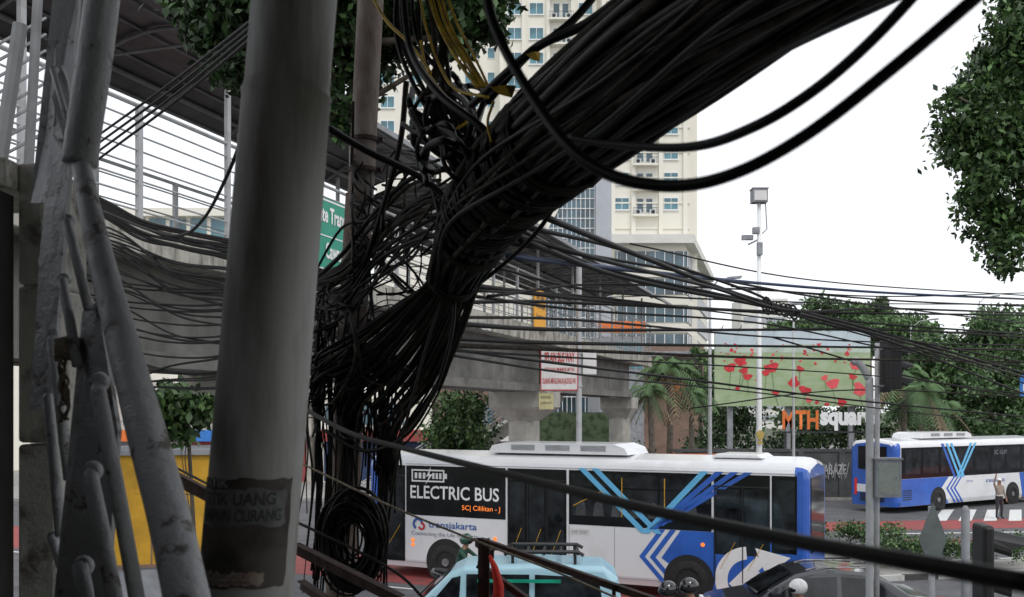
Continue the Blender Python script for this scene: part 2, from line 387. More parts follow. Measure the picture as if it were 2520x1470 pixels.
b=MB(); ring(b,1.66,1.5,.1,.17,0,4.2,-.014,0); ring(b,1.78,1.44,.05,.11,-3,1.9,-.0145,1); b.obj('roundel_logo',[bluet,redt],e)
b=MB(); yb=-.016
b.box(1.46,2.5,yb,-.006,2.96,3.0); b.box(1.46,2.5,yb,-.006,2.66,2.7); b.box(1.46,1.5,yb,-.006,2.7,2.96); b.box(2.46,2.5,yb,-.006,2.7,2.96); b.box(2.5,2.58,yb,-.006,2.76,2.9)
for k in range(3): b.box(1.56+k*.13,1.64+k*.13,yb,-.006,2.75,2.91)
for k in range(3): b.box(2.12+k*.11,2.19+k*.11,yb,-.006,2.75,2.91)
b.poly([(2.08,3.08),(1.92,2.8),(2.02,2.82),(1.9,2.58),(2.14,2.88),(2.03,2.87)],yb-.001,0); b.obj('battery_symbol',white,e)
b=MB()
for x,z in ((1.5,1.05),(1.5,.92),(4.05,1.22),(4.05,1.1),(9.65,1.4)): b.cyl(x,z,.05,-.02,0,0,12)
b.sep('side_marker_lamp',led,e)
b=MB(); b.box(6.2,6.75,-.006,0,1.47,1.63,0); b.box(1.3,12,-.006,0,.44,.45,1); b.box(6.17,6.18,-.006,0,.45,1.7,1); b.box(7.4,7.41,-.006,0,.45,1.7,1); b.box(1.28,12,-.005,0,3.14,3.15,1); b.obj('body_panel_seam',[signw,greyt],e)
b=MB(); b.box(12.07,12.115,.35,2.15,1.3,3.05); b.obj('windscreen',busglass,e)

e=thing('bus',(17.1,44.3,0),math.atan2(.548,.838),'blue and white city bus turning at the junction','bus')
busbody(e,12,2.5,3.35)
roof_unit(e,2.5,6.5,3.35)
b=MB(); b.box(.35,11.6,-.006,0,1.55,2.95); b.obj('window_band',busglass,e)
b=MB()
for k in range(8): b.box(.6+k*1.35,1.75+k*1.35,-.012,-.006,1.75,2.85)
b.sep('window',glass2,e)
b=MB(); y=-.0045
b.poly([(.3,1.54),(3.9,1.54),(3.3,1.0),(3.9,.32),(.3,.32)],y,0)
for k in (0,.3,.58): b.poly([(4.3+k,1.54),(4.42+k,1.54),(3.85+k,1.0),(4.5+k,.32),(4.35+k,.32),(3.7+k,1.0)],y-.001,0)
for k in (0,.35,.7): b.stripe(3.3+k,3.1,4.3+k,1.5,.18,-.014,1 if k else 0)
for k in (0,.35): b.stripe(4.5+k*.6,1.5,5.6+k,3.1,.18,-.015,1)
b.poly([(9.8,1.54),(11.7,1.54),(11.7,.32),(10.1,.32)],y,0)
b.obj('livery_stripes',[busblue,lblue],e)
b=MB()
for x in (3.1,9.2): b.disc(x,.5,.6,-.008,0,28)
b.sep('wheel_arch',rubber,e)
wheel(e,3.1,.5,.48); wheel(e,9.2,.5,.48)
text('transjakarta',6.9,1.1,1.6,.26,-.014,e,bluet); text('JTM 105',5.3,1.2,.5,.12,-.014,e,bluet); text('5C 15.07',7.6,2.5,1.1,.2,-.016,e,greyt)
b=MB(); b.box(-.035,.03,.5,2.0,1.95,3.0,0); b.box(-.02,.03,.4,2.1,.9,1.25,3); b.box(-.04,.03,.3,.42,.75,1.5,1); b.box(-.04,.03,2.08,2.2,.75,1.5,1)
for k in range(7): b.box(-.05,-.03,.6,1.9,.5+k*.055,.53+k*.055,2)
b.obj('rear_panel',[busglass,redlit,blk,buswhite],e)
b=MB()
for k in range(5): b.box(.45,1.1,-.02,-.005,.6+k*.1,.64+k*.1)
b.obj('engine_grille',blk,e)

# ---------------- other vehicles
def vehicle(name,loc,rz,prof,W,paint,glass_polys,label,cat,wheels,extra=None,film=None,group=None):
    e=thing(name,loc,rz,label,cat,group); b=MB()
    n=len(prof); ys=[(0,.10),(.12,0),(W-.12,0),(W,.10)]
    vs=[]
    for y,ins in ys:
        for x,z in prof:
            yy=y; 
            if z>1.0: yy= W/2+(y-W/2)*(1-.13*(z-1.0)/.8)
            vs.append((x+(ins if x<.3 else (-ins if x>max(p[0] for p in prof)-.3 else 0)),yy,z-(ins*.6 if z>1.2 else 0)))
    fs=[(i*n+j,i*n+(j+1)%n,(i+1)*n+(j+1)%n,(i+1)*n+j) for i in range(3) for j in range(n)]
    fs+=[tuple(range(n-1,-1,-1)),tuple(3*n+j for j in range(n))]
    b.add(vs,fs); b.obj('body',paint,e,smooth=False,bevel=.03)
    g=MB()
    for p in glass_polys:
        v=[]
        for x,z in p:
            yy=0 if z<=1.0 else W/2*(.13*(z-1.0)/.8); v.append((x,yy-.008,z))
        g.add(v,[tuple(range(len(v)))])
        g.add([(a,W-c,d) for a,c,d in v],[tuple(range(len(v)-1,-1,-1))])
    g.sep('side_window',film or glass2,e)
    for x in wheels: wheel(e,x,.31,.31,-.01,.2)
    for x in wheels:
        k=MB(); k.disc(x,.33,.38,-.006,0,24); k.obj('wheel_arch',rubber,e)
    if extra: extra(e)
    return e
def vanx(e):
    W=1.6
    b=MB()
    b.add([(.58,.16,1.08),(.58,W-.16,1.08),(1.26,W-.24,1.74),(1.26,.24,1.74)],[(0,1,2,3)]); b.v=[(x-.035,y,z+.03) for x,y,z in b.v]; b.obj('windscreen',glass2,e)
    r=MB()
    for y in (.3,1.3): r.tube([(2.2,y,2.06),(2.3,y,2.12),(3.5,y,2.12),(3.6,y,2.06)],.035,6)
    for x in (2.3,2.6,2.9,3.2,3.5): r.tube([(x,.3,2.08),(x,1.3,2.08)],.025,6)
    for x in (2.35,3.45):
        for y in (.3,1.3): r.tube([(x,y,1.88),(x,y,2.1)],.03,6)
    r.obj('roof_rack',blk,e)
    k=MB(); k.box(1.75,3.2,-.0,.01,1.62,1.68); k.obj('green_sun_strip',vang,e)
    m=MB(); m.box(.95,1.1,-.24,-.08,1.2,1.38); m.tube([(1.0,-.1,1.2),(1.0,.05,1.1)],.015,6); m.obj('side_mirror',blk,e)
    h=MB(); h.cyl(.1,.75,.09,.1,.3,0,14); h.obj('headlight',whitew,e)
    t=MB(); t.box(1.48,1.5,-.012,0,.45,1.2); t.box(2.7,2.72,-.012,0,.45,1.2); t.box(1.55,1.7,-.03,0,.95,.98); t.obj('door_seam',blk,e)
    w=MB(); w.tube([(.64,.5,1.18),(1.03,.62,1.56)],.008,5); w.tube([(.64,1.0,1.18),(1.03,1.12,1.56)],.008,5); w.v=[(x-.05,y,z+.04) for x,y,z in w.v]; w.sep('wiper',blk,e)
vehicle('minivan',(-2.35,17.4,0),math.radians(-3),[(0,.35),(0,.85),(.1,1.02),(.55,1.08),(1.25,1.76),(1.5,1.88),(2.8,1.93),(3.95,1.88),(4.2,1.68),(4.3,1.0),(4.3,.35)],1.6,vanp,
  [[(.82,1.12),(1.42,1.12),(1.45,1.72),(1.3,1.68)],[(1.55,1.12),(2.65,1.12),(2.65,1.75),(1.55,1.75)],[(2.75,1.12),(3.95,1.12),(3.85,1.7),(2.75,1.75)]],'pale blue public minivan with black roof rack','minivan',(.75,3.45),vanx)
def carx(e):
    b=MB(); b.add([(.95,.25,1.0),(.95,1.45,1.0),(1.65,1.35,1.4),(1.65,.35,1.4)],[(0,1,2,3)]); b.v=[(x-.03,y,z+.035) for x,y,z in b.v]; b.obj('windscreen',glass2,e)
    r=MB()
    for y in (.35,1.35): r.tube([(1.9,y,1.48),(2.1,y,1.53),(3.1,y,1.53),(3.3,y,1.48)],.015,6)
    r.sep('roof_rail',rim,e)
    m=MB(); m.box(1.15,1.32,-.2,-.03,.98,1.1); m.obj('side_mirror',carblk,e)
    h=MB(); h.box(-.01,.12,.1,.4,.62,.75); h.box(-.01,.12,1.3,1.6,.62,.75); h.sep('headlight',whitew,e)
    t=MB(); t.box(1.5,1.515,-.012,0,.4,.95); t.box(2.5,2.515,-.012,0,.4,.95); t.obj('door_seam',blk,e)
carprof=[(0,.3),(0,.7),(.15,.82),(.9,.95),(1.25,1.2),(1.65,1.42),(1.95,1.49),(2.4,1.52),(3.1,1.46),(3.5,1.28),(3.8,1.05),(4.25,1.0),(4.35,.7),(4.35,.3)]
carwin=[[(1.2,.98),(2.42,.98),(2.42,1.4),(1.75,1.36)],[(2.52,.98),(3.6,1.0),(3.1,1.36),(2.52,1.4)]]
vehicle('car',(3.85,19.3,0),math.radians(-3),carprof,1.7,carblk,carwin,'black hatchback car waiting in front of the bus','car',(.8,3.5),carx)
for k,(x,y,p) in enumerate([(16.2,58,carblk),(21.5,60,carred),(24,66,buswhite)]):
    vehicle('car',(x,y,.14),.1*k,carprof,1.7,p,carwin,['dark car parked behind the low wall','red car parked among trees','white car parked among trees'][k],'car',(.8,3.5),carx,group='parked cars')

# ---------------- people
def person(loc,rz,J,label,mats,headmat=None,helm=None,scale=1):
    e=thing('person',loc,rz,label,'person')
    names=list(J.keys()); 
    E=[('pelvis','waist'),('waist','chest'),('chest','neck'),('neck','head'),('head','crown')]
    for s_ in 'LR': E+=[('pelvis','hip'+s_),('hip'+s_,'knee'+s_),('knee'+s_,'ankle'+s_),('ankle'+s_,'toe'+s_),('chest','sh'+s_),('sh'+s_,'el'+s_),('el'+s_,'wr'+s_),('wr'+s_,'pa'+s_)]
    rad=dict(pelvis=.13,waist=.13,chest=.145,neck=.055,head=.085,crown=.07,hip=.095,knee=.062,ankle=.042,toe=.04,sh=.06,el=.042,wr=.028,pa=.036)
    V=[Vector(J[n]) for n in names]; idx={n:i for i,n in enumerate(names)}; rr=[rad[n.rstrip('LR')] for n in names]; ed=[(idx[a],idx[b_]) for a,b_ in E]
    for s_ in 'LR':
        w=Vector(J['wr'+s_]); p=Vector(J['pa'+s_]); d=(p-w).normalized(); sd=d.cross(Vector((0,1,0.01))).normalized()
        for k in range(5):
            off=(k-1.5)*.02; L=[.075,.085,.08,.06,.05][k]
            if k<4: a=p+sd*off+d*.03; t=a+d*L
            else: a=p-sd*.035-d*.02; t=a-sd*.03+d*L*.7
            i0=len(V); V+= [a,t]; rr+=[.0095,.007]; ed+=[(idx['pa'+s_],i0),(i0,i0+1)]
    me=bpy.data.meshes.new('body'); me.from_pydata([v*scale for v in V],ed,[]); o=bpy.data.objects.new('body',me); COL.objects.link(o)
    o.modifiers.new('s','SKIN'); ss=o.modifiers.new('ss','SUBSURF'); ss.levels=1; ss.render_levels=1
    sv=me.skin_vertices[0].data
    for i,r_ in enumerate(rr): sv[i].radius=(r_*scale,r_*scale)
    for x in sv: x.use_root=False
    sv[0].use_root=True
    bpy.context.view_layer.update()
    m2=bpy.data.meshes.new_from_object(o.evaluated_get(bpy.context.evaluated_depsgraph_get())); bpy.data.objects.remove(o)
    m2.materials.clear()
    for m in (mats[0],mats[1],skin,rubber): m2.materials.append(m)
    J2={k:Vector(v)*scale for k,v in J.items()}
    for p in m2.polygons:
        c=p.center; best=min(J2.items(),key=lambda kv:(kv[1]-c).length)[0].rstrip('LR'); p.use_smooth=True
        p.material_index={'pelvis':1,'waist':0,'chest':0,'neck':2,'head':2,'crown':2,'hip':1,'knee':1,'ankle':3,'toe':3,'sh':0,'el':0,'wr':2,'pa':2}[best]
    m2.name='body'; o=bpy.data.objects.new('body',m2); COL.objects.link(o); o.parent=e
    h=J2['head'].lerp(J2['crown'],.5)
    def ell(name,c,r,mat,zmin=-9,seg=16):
        b=MB(); vs=[];n=seg
        for i in range(9):
            a=math.pi*i/8; 
            for j in range(n): t=6.2832*j/n; z=max(zmin,math.cos(a)); vs.append((c.x+r[0]*math.sin(a)*math.cos(t),c.y+r[1]*math.sin(a)*math.sin(t),c.z+r[2]*z))
        b.add(vs,[(i*n+j,i*n+(j+1)%n,(i+1)*n+(j+1)%n,(i+1)*n+j) for i in range(8) for j in range(n)]); return b.obj(name,mat,e,smooth=True)
    if helm:
        ell('helmet',h+Vector((0,.01,.03)),(.145,.165,.15),helm,-.75,20); ell('helmet_visor',h+Vector((0,-.035,.0)),(.125,.135,.075),busglass)
    else:
        ell('cap',h+Vector((0,.01,.05)),(.105,.12,.09),headmat or white,-.1); 
        f=MB(); f.box(h.x-.008,h.x+.008,h.y-.115,h.y-.09,h.z-.03,h.z); f.obj('nose',skin,e)
        for sx in (-.035,.035):
            q=MB(); q.cyl(h.x+sx,h.z+.005,.01,h.y-.098,h.y-.085,0,8); q.obj('eye',blk,e)
    return e
stand=dict(pelvis=(0,0,.93),waist=(0,0,1.1),chest=(0,0,1.32),neck=(0,0,1.47),head=(0,-.01,1.56),crown=(0,0,1.66),
 hipL=(-.1,0,.88),kneeL=(-.12,-.02,.5),ankleL=(-.13,.02,.09),toeL=(-.14,-.12,.04),hipR=(.1,0,.88),kneeR=(.12,-.02,.5),ankleR=(.13,.02,.09),toeR=(.14,-.12,.04),
 shL=(-.19,0,1.38),elL=(-.30,-.03,1.52),wrL=(-.27,-.08,1.76),paL=(-.26,-.09,1.84),shR=(.19,0,1.38),elR=(.27,.02,1.12),wrR=(.25,-.12,.92),paR=(.25,-.14,.84))
p=person((20.75,42.4,0),.3,stand,'traffic officer in tan uniform with one arm raised',(uni,trou),white)
b=MB(); b.tube([(0,0,.98),(0,0,1.04)],[.155,.155],14); b.obj('duty_belt',vest,p,smooth=True)
ride=dict(pelvis=(0,.15,.85),waist=(0,.12,1.02),chest=(0,.02,1.24),neck=(0,-.02,1.4),head=(0,-.05,1.48),crown=(0,-.04,1.58),
 hipL=(-.12,.1,.82),kneeL=(-.22,-.35,.72),ankleL=(-.2,-.15,.32),toeL=(-.2,-.3,.27),hipR=(.12,.1,.82),kneeR=(.22,-.35,.72),ankleR=(.2,-.15,.32),toeR=(.2,-.3,.27),
 shL=(-.19,.02,1.3),elL=(-.3,-.2,1.1),wrL=(-.3,-.42,1.03),paL=(-.3,-.5,1.02),shR=(.19,.02,1.3),elR=(.3,-.2,1.1),wrR=(.3,-.42,1.03),paR=(.3,-.5,1.02))
def moto(loc,rz,label,paint):
    e=thing('motorcycle',loc,rz,label,'motorcycle','motorcycles in traffic')
    for y in (-.65,.6):
        b=MB(); n=24; b.tube([(0,y+.25*math.cos(a*6.2832/n),.29+.25*math.sin(a*6.2832/n)) for a in range(n+1)],.05,8)
        w=bpy.data.objects.new('wheel',None); COL.objects.link(w); w.parent=e; b.obj('tyre',rubber,w,smooth=True)
        c=MB(); c.tube([(-.03,y,.29),(.03,y,.29)],.2,16); c.obj('rim',rim,w)
    b=MB(); b.tube(cr([(0,-.5,.75),(0,-.3,.5),(0,.1,.45),(0,.45,.62),(0,.85,.75)],4),[.1]*4+[.12]*8+[.09]*5,10); b.obj('body',paint,e,smooth=True)
    b=MB(); b.tube([(0,-.1,.72),(0,.2,.74),(0,.75,.8)],[.1,.14,.1],10,sq=.5); b.obj('saddle',blk,e,smooth=True)
    b=MB(); b.tube([(0,-.65,.29),(0,-.5,.95)],.03,8); b.tube([(-.33,-.45,1.02),(0,-.52,1.0),(.33,-.45,1.02)],.015,8)
    for s_ in (-1,1): b.tube([(s_*.2,-.5,1.02),(s_*.26,-.52,1.2)],.006,5); b.box(s_*.26-.05,s_*.26+.05,-.54,-.52,1.18,1.25)
    b.obj('handlebar',blk,e)
    b=MB(); b.tube([(0,-.62,.9),(0,-.7,.9)],[.08,.06],12); b.obj('headlight',whitew,e)
for (x,y,rz,hm,jm,lab) in [(2.7,17,-1.4,hblack,jackb,'motorcycle rider in black helmet and dark jacket'),(4.98,17.2,-1.5,hwhite,jackb,'motorcycle rider in white helmet'),(-1.12,23.6,1.2,hgreen,jack,'motorcycle taxi rider in green jacket and helmet')]:
    moto((x,y,0),rz,'small motorcycle ridden in the traffic',carblk)
    person((x,y,0),rz,ride,lab,(jm,trou),helm=hm)
J3={k:(v[0],v[1]+.38,v[2]+.04) for k,v in ride.items()}
person((2.7,17,0),-1.4,J3,'pillion passenger in black helmet behind the rider',(jackb,trou),helm=hblack)

# ---------------- footbridge
BO=Vector((-4.95,12,0)); BA=math.atan2(.947,.3214)
e=thing('footbridge',BO,BA,'grey concrete covered pedestrian footbridge over the road','footbridge')
x0,x1=-5,34.9; DZ=6.9; W=2.4
b=MB(); b.box(x0,x1,0,W,DZ-.28,DZ-.0); b.box(x0,x1,-.08,.12,DZ-.32,DZ+.12); b.box(x0,x1,W-.12,W+.08,DZ-.32,DZ+.12); b.obj('deck',concd,e,bevel=.02)
b=MB()
for yy in (.55,1.5):
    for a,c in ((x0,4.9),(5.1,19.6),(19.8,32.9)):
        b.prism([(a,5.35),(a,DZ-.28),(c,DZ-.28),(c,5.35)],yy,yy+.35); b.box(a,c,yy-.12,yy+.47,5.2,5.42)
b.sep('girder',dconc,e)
for px,y0,y1 in ((5,.2,2.1),(19.9,.15,2.05),(33.6,.45,1.85)):
    b=MB(); hw=.7; c0,c1=.7,1.55
    b.add([(px-hw,y0,5.2),(px+hw,y0,5.2),(px+hw,y1,5.2),(px-hw,y1,5.2),(px-hw,y0,4.72),(px+hw,y0,4.72),(px+hw,y1,4.72),(px-hw,y1,4.72),(px-.42,c0,4.3),(px+.42,c0,4.3),(px+.42,c1,4.3),(px-.42,c1,4.3)],
      [(0,1,2,3),(0,4,5,1),(1,5,6,2),(2,6,7,3),(3,7,4,0),(4,8,9,5),(5,9,10,6),(6,10,11,7),(7,11,8,4)])
    b.vprism([(px-.42,c0+.2),(px-.26,c0),(px+.26,c0),(px+.42,c0+.2),(px+.42,c1-.2),(px+.26,c1),(px-.26,c1),(px-.42,c1-.2)],0,4.3)
    b.obj('pier',conc,e)
b=MB(); n=int((x1-x0)/1.9)
for yy in (.02,W-.02):
    for i in range(n+1):
        x=x0+i*1.9; b.box(x-.04,x+.04,yy-.03,yy+.03,DZ+.1,(9.85 if x<12 else 9.5) if i%2==0 else DZ+1.6)
    for k in range(8): b.tube([(x0,yy,DZ+.25+k*.19),(x1,yy,DZ+.25+k*.19)],.013 if k<7 else .028,6)
    for k in range(int((x1-14)/.4)): 
        x=14+k*.4; b.tube([(x,yy,DZ+.1),(x,yy,DZ+.75)],.012,5)
b.obj('railing',steelw,e)
for (xa,xb,OV,RZ,mt,H_) in ((x0,12,.3,9.85,sheetd,.5),(12.05,x1+.5,.95,9.35,sheetb,.7)):
    def arch(y): t=(y-(W/2))/(W/2+OV); return RZ+H_*(1-t*t)
    b=MB(); N=10; ys=[-OV+(W+2*OV)*i/N for i in range(N+1)]
    vs=[(x,y,arch(y)+dz) for dz in (0,.03) for x in (xa,xb) for y in ys]
    k=N+1
    b.add(vs,[(i,i+1,k+i+1,k+i) for i in range(N)]+[(2*k+i,3*k+i,3*k+i+1,2*k+i+1) for i in range(N)]+[(0,k,3*k,2*k),(N,2*k+N,3*k+N,k+N)])
    b.obj('roof',mt,e)
    b=MB(); step=1.9 if xa<0 else .95
    for i in range(int((xb-xa)/step)+1):
        x=xa+i*step
        b.tube([(x,y,arch(y)-.05) for y in ys],.03 if xa<0 else .02,6)
        if i%2==0: b.tube([(x,0,arch(0)-.02),(x,W,arch(0)-.02)],.025,6)
    for y in ys[::2]: b.tube([(xa,y,arch(y)-.03),(xb,y,arch(y)-.03)],.02,5)
    b.box(xa,xb,-OV-.04,-OV,RZ-.05,RZ+.05); b.box(xa,xb,W+OV,W+OV+.04,RZ-.05,RZ+.05); b.tube([(xa,0.02,arch(0)-.05),(xb,0.02,arch(0)-.05)],.045,8); b.tube([(xa,W,arch(0)-.05),(xb,W,arch(0)-.05)],.045,8)
    b.obj('roof_frame',ribm,e)
s_=thing('direction_sign',BO,BA,'green direction sign with white lettering on footbridge railing','road sign')
b=MB(); b.box(3.2,6.5,-.16,-.12,6.95,8.2,0); b.box(3.2,6.5,-.165,-.16,8.15,8.18,1); b.box(3.2,6.5,-.165,-.16,6.98,7.01,1); b.box(3.2,6.5,-.165,-.16,7.55,7.57,1); b.obj('sign_panel',[greens,white],s_)
text('Halte Transjakarta',4.7,7.70,1.76,.36,-.17,s_,white,bold=.03); text('Cawang Sentral',5.12,7.10,1.36,.36,-.17,s_,white,bold=.03)
b=MB()
for x in (3.4,5,6.4): b.box(x-.03,x+.03,-.12,.0,6.95,8.15)
b.sep('bracket',steelw,s_)
s_=thing('warning_sign',BO,BA,'orange warning sign hung on the bridge railing','sign')
b=MB(); b.box(16.9,18.0,-.16,-.13,6.95,8.05); b.box(17.2,17.3,-.13,-.02,7.2,7.9); b.obj('sign_panel',signo,s_)
text('Hati - Hati',17.05,7.78,.75,.14,-.165,s_,blackt,bold=.01); text('Penyeberangan',16.98,7.5,.92,.14,-.165,s_,blackt,bold=.01); text('Transjakarta',17.05,7.22,.8,.14,-.165,s_,blackt,bold=.01)
def cctv(loc,rz,label):
    c=thing('security_camera',loc,rz,label,'security camera'); b=MB(); b.tube([(0,0,0),(.0,-.25,0),(.0,-.3,-.1)],.02,6); b.obj('bracket',steelw,c)
    b=MB(); b.box(-.22,.22,-.36,-.22,-.22,-.1); b.box(-.25,.22,-.37,-.21,-.1,-.08); b.obj('housing',whitew,c,bevel=.01); b=MB(); b.tube([(.22,-.29,-.16),(.26,-.29,-.16)],.05,12); b.obj('lens',blk,c)
cctv((BO.x+.3214*12.6+.0,BO.y+.947*12.6,6.75),BA+.2,'white security camera bracketed to bridge edge')
e=thing('stair_flight',(-6.5,38,0),math.radians(8),'pale steel stair flight with railings behind the poles','stairs')
b=MB(); b.prism([(0,0),(.6,0),(8.6,5.0),(8.6,5.35),(8.2,5.35)],0,2.0); b.obj('stringer',conc,e)
b=MB()
for yy in (0.05,1.95):
    for k in range(4): b.tube([(.2,yy,.5+k*.3),(8.4,yy,5.6+k*.3)],.03,6)
    for k in range(8): b.tube([(.3+k*1.1,yy,.25+k*.69),(.3+k*1.1,yy,1.6+k*.69)],.035,6)
b.obj('railing',steelw,e)
e=thing('landing_railing',(-4,8,0),0,'grey steel railing of the stair landing','railing')
b=MB()
for k in range(8):
    v=400-k*40; b.tube([Vector(S(-160,v+75,6.6))-Vector((-4,8,0)),Vector(S(112,v-75,8.6))-Vector((-4,8,0))],.012,6)
b.sep('rail',steeld,e)
b=MB()
for (u,v0,u2,v2,d,r_) in [(50,60,0,400,6.9,.05),(95,-40,70,420,8,.04)]:
    b.tube([Vector(S(u,v0,d))-Vector((-4,8,0)),Vector(S(u2,v2,d))-Vector((-4,8,0))],r_,8)
b.sep('post',steeld,e)

# ---------------- buildings
e=thing('apartment_tower',(0,120,0),0,'tall cream apartment tower with teal windows','building')
b=MB(); b.box(10.8,21.4,0,18,0,64); b.box(-1.5,10.8,2,20,0,66); b.box(-17,-1.5,4,20,0,51.5); b.box(21.4,22.6,1.5,17,0,62)
for k in range(13): b.box(10.7,21.5,-.15,0,21.3+k*3.04+2.2,21.3+k*3.04+2.38)
for x in (10.8,11.9,14.35,17.65,20.6): b.box(x,x+.5,-.4,0,24.8,64)
for x in (-1.5,1.2,4.2,7.2,9.9): b.box(x,x+.45,1.6,2,20,66)
b.obj('wall',[cream],e)
wm=MB(); wm.box(-.9,.9,-.10,0,-.75,.75,0); wm.box(-.8,-.04,-.13,-.10,-.65,.65,1); wm.box(.04,.8,-.13,-.10,-.65,.65,1); wm.box(-.95,.95,-.2,0,-.85,-.75,0)
w0=wm.obj('window',[whitew,teal],e); w0.location=(13.25,0,38.7)
bm=MB(); bm.box(-1.5,1.5,-.03,0,-1.1,1.2,0); bm.box(-.9,-.2,-.06,-.03,-.7,.9,1); bm.box(.2,.9,-.06,-.03,-.7,.9,1); bm.box(-1.5,1.5,-.9,0,-1.3,-1.1,2); bm.box(-1.5,1.5,-.9,-.86,-.35,-.3,3)
for k in range(16): bm.box(-1.48+k*.195,-1.45+k*.195,-.89,-.87,-1.1,-.3,3)
bm.box(-1.3,-.5,-.75,-.4,-1.1,-.5,4); bm.box(.5,1.3,-.75,-.4,-1.1,-.5,4)
bm.cyl(-.9,-.8,.22,-.78,-.75,3,12); bm.cyl(.9,-.8,.22,-.78,-.75,3,12)
b0=bm.obj('balcony',[creamd,glassb,cream,darkg,whitew],e); b0.location=(16,0,38.4)
sm=MB(); sm.box(-.5,.5,-.08,0,-.7,.7,0); sm.box(-.4,.4,-.11,-.08,-.6,.6,1); sm0=sm.obj('window',[whitew,teal],e); sm0.location=(9,2,30)
for k in range(-3,9):
    z=38.7+3.04*k
    for x in (13.25,19.15):
        if k==0 and x==13.25: continue
        c=w0.copy(); COL.objects.link(c); c.location=(x,0,z)
    if k!=0: c=b0.copy(); COL.objects.link(c); c.location=(16,0,z-.3)
for k in range(2,9):
    z=38.7+3.04*k
    for x in (.3,3.0,9.0):
        c=w0.copy(); COL.objects.link(c); c.location=(x,2,z)
    c=b0.copy(); COL.objects.link(c); c.location=(6,2,z-.3)
for k in range(0,5):
    for x in (-15.5,-12,-8.5,-5,-2.6):
        c=(w0 if x!=-2.6 else sm0).copy(); COL.objects.link(c); c.location=(x,4,37+3.04*k)
e=thing('podium_building',(0,115,0),0,'cream podium block with wide ribbon windows and overhanging cornice','building')
b=MB(); b.vprism([(11.8,.4),(20.1,.4),(28.8,33),(11.8,33)],0,23.9,0); b.vprism([(11.2,-.8),(20.9,-.8),(30.2,34),(11.2,34)],23.9,24.9,1)
for z in (21.2,18.0,14.8,11.6): b.vprism([(11.6,.1),(20.3,.1),(29.1,33),(11.6,33)],z-1.1,z-.1,0)
b.obj('wall',[cream,creamd],e)
for z in (21.3,18.1,14.9,11.7):
    b=MB()
    b.vprism([(12.0,.25),(20.2,.25),(28.95,32.5),(12,32.5)],z,z+1.8,0)
    for k in range(8): b.box(12.1+k*1.1,12.2+k*1.1,.12,.3,z,z+1.8,1)
    for k in range(18): 
        t=k/18; x=20.3+8.9*t; y=.3+32.5*t; b.box(x,x+.12,y,y+.3,z,z+1.8,1)
    b.obj('ribbon_window',[glassb,whitew],e)
e=thing('glass_office_building',(0,100,0),0,'curved blue glass office block with grey cladding','building')
b=MB(); b.box(8.4,10.0,0,10,0,28.5); b.obj('grey_wall',panelg,e)
b=MB(); b.prism([(2.0,0),(2.0,20),(5.0,25.5),(6.6,28),(8.38,28.3),(8.38,0)],.5,10); b.obj('glass_wall',glassb,e)
b=MB()
for k in range(14): 
    x=2.3+k*.46; top=20+ (x-2)*1.75 if x<6.6 else 28; b.box(x,x+.06,.4,.5,0,min(top,28))
for k in range(22):
    z=6+k; xs=2.0 if z<20 else 2+(z-20)/1.78; b.box(xs,8.38,.38,.5,z,z+.07)
b.obj('mullion',whitew,e)
e=thing('shop_building',(0,80,0),0,'low building with orange fascia and brown louvres','building')
b=MB(); b.box(7.0,10.6,0,12,0,10.6,0); b.box(10.6,15.4,.0,12,0,9.8,1); b.box(6.9,10.7,-.2,0,10.9,11.8,2); b.box(10.6,15.6,-.2,0,9.0,9.4,0)
for k in range(16): b.box(10.9,15.3,-.1,0,7.0+k*.12,7.05+k*.12,3)
b.box(13,16.4,-.5,0,6.0,6.8,2)
b.obj('wall',[greyp,brown,orange,darkg],e)
b=MB()
for k in range(6): b.box(7.3+k*.55,7.7+k*.55,-.05,0,8,10.2)
b.sep('window',teal,e)
e=thing('row_building',(0,75,0),0,'pale long office block with horizontal window bands','building')
b=MB(); b.box(-40,-18,0,10,0,19.6); b.box(-40.3,-17.8,-.6,0,19.2,19.8); b.box(-40.3,-17.8,-.6,0,16.2,17.6); b.box(-40.3,-17.8,-.6,0,12.2,13.4); b.obj('wall',cream,e)
b=MB()
for z in (17.0,13.5,9.2):
    for k in range(14): b.box(-39.7+k*1.55,-38.5+k*1.55,-.08,0,z,z+2.1)
b.sep('window',teal,e)
for k,(x,w,h,m,lab) in enumerate([(-30,9,6.2,wallw,'pale two storey shophouse'),(-20.5,8,7.2,conc,'grey shophouse with shutters'),(-12,7,5.6,cream,'cream shophouse with awning'),(-4.6,6,6.4,brown,'two storey brown brick shophouse')]):
    e=thing('shophouse',(x,62,.14),0,lab,'shop','shophouses along the street'); b=MB(); b.box(0,w,0,8,0,h); b.box(-.1,w+.1,-.8,0,2.9,3.05); b.box(0,w,-.15,0,h-.4,h+.2); b.obj('wall',m,e)
    b=MB()
    for j in range(int(w/1.8)): b.box(.4+j*1.8,1.7+j*1.8,-.04,0,3.6,4.9)
    b.sep('window',glassb,e)
    b=MB(); b.box(.3,w-.3,-.05,0,.1,2.6)
    b.obj('shutter',[greyp,redl,bluec,brown][k],e)
    b=MB(); b.box(.2,w-.2,-.95,-.82,2.6,3.3); b.obj('shop_board',[orange,signbl,redl,signw][k],e)
for k,(x,y,w,h) in enumerate([(60,260,12,34),(50,300,8,42),(75,280,10,30),(88,330,14,26)]):
    e=thing('office_block',(x,y,0),0,'pale office block on the skyline','building','far office blocks'); b=MB(); b.box(0,w,0,w,0,h); b.obj('wall',creamd,e)  # walls in the pale trim colour
    b=MB()
    for j in range(int(h/3.2)-1): b.box(.5,w-.5,-.1,0,2+j*3.2,3.6+j*3.2)
    b.sep('window_band',panelg,e)

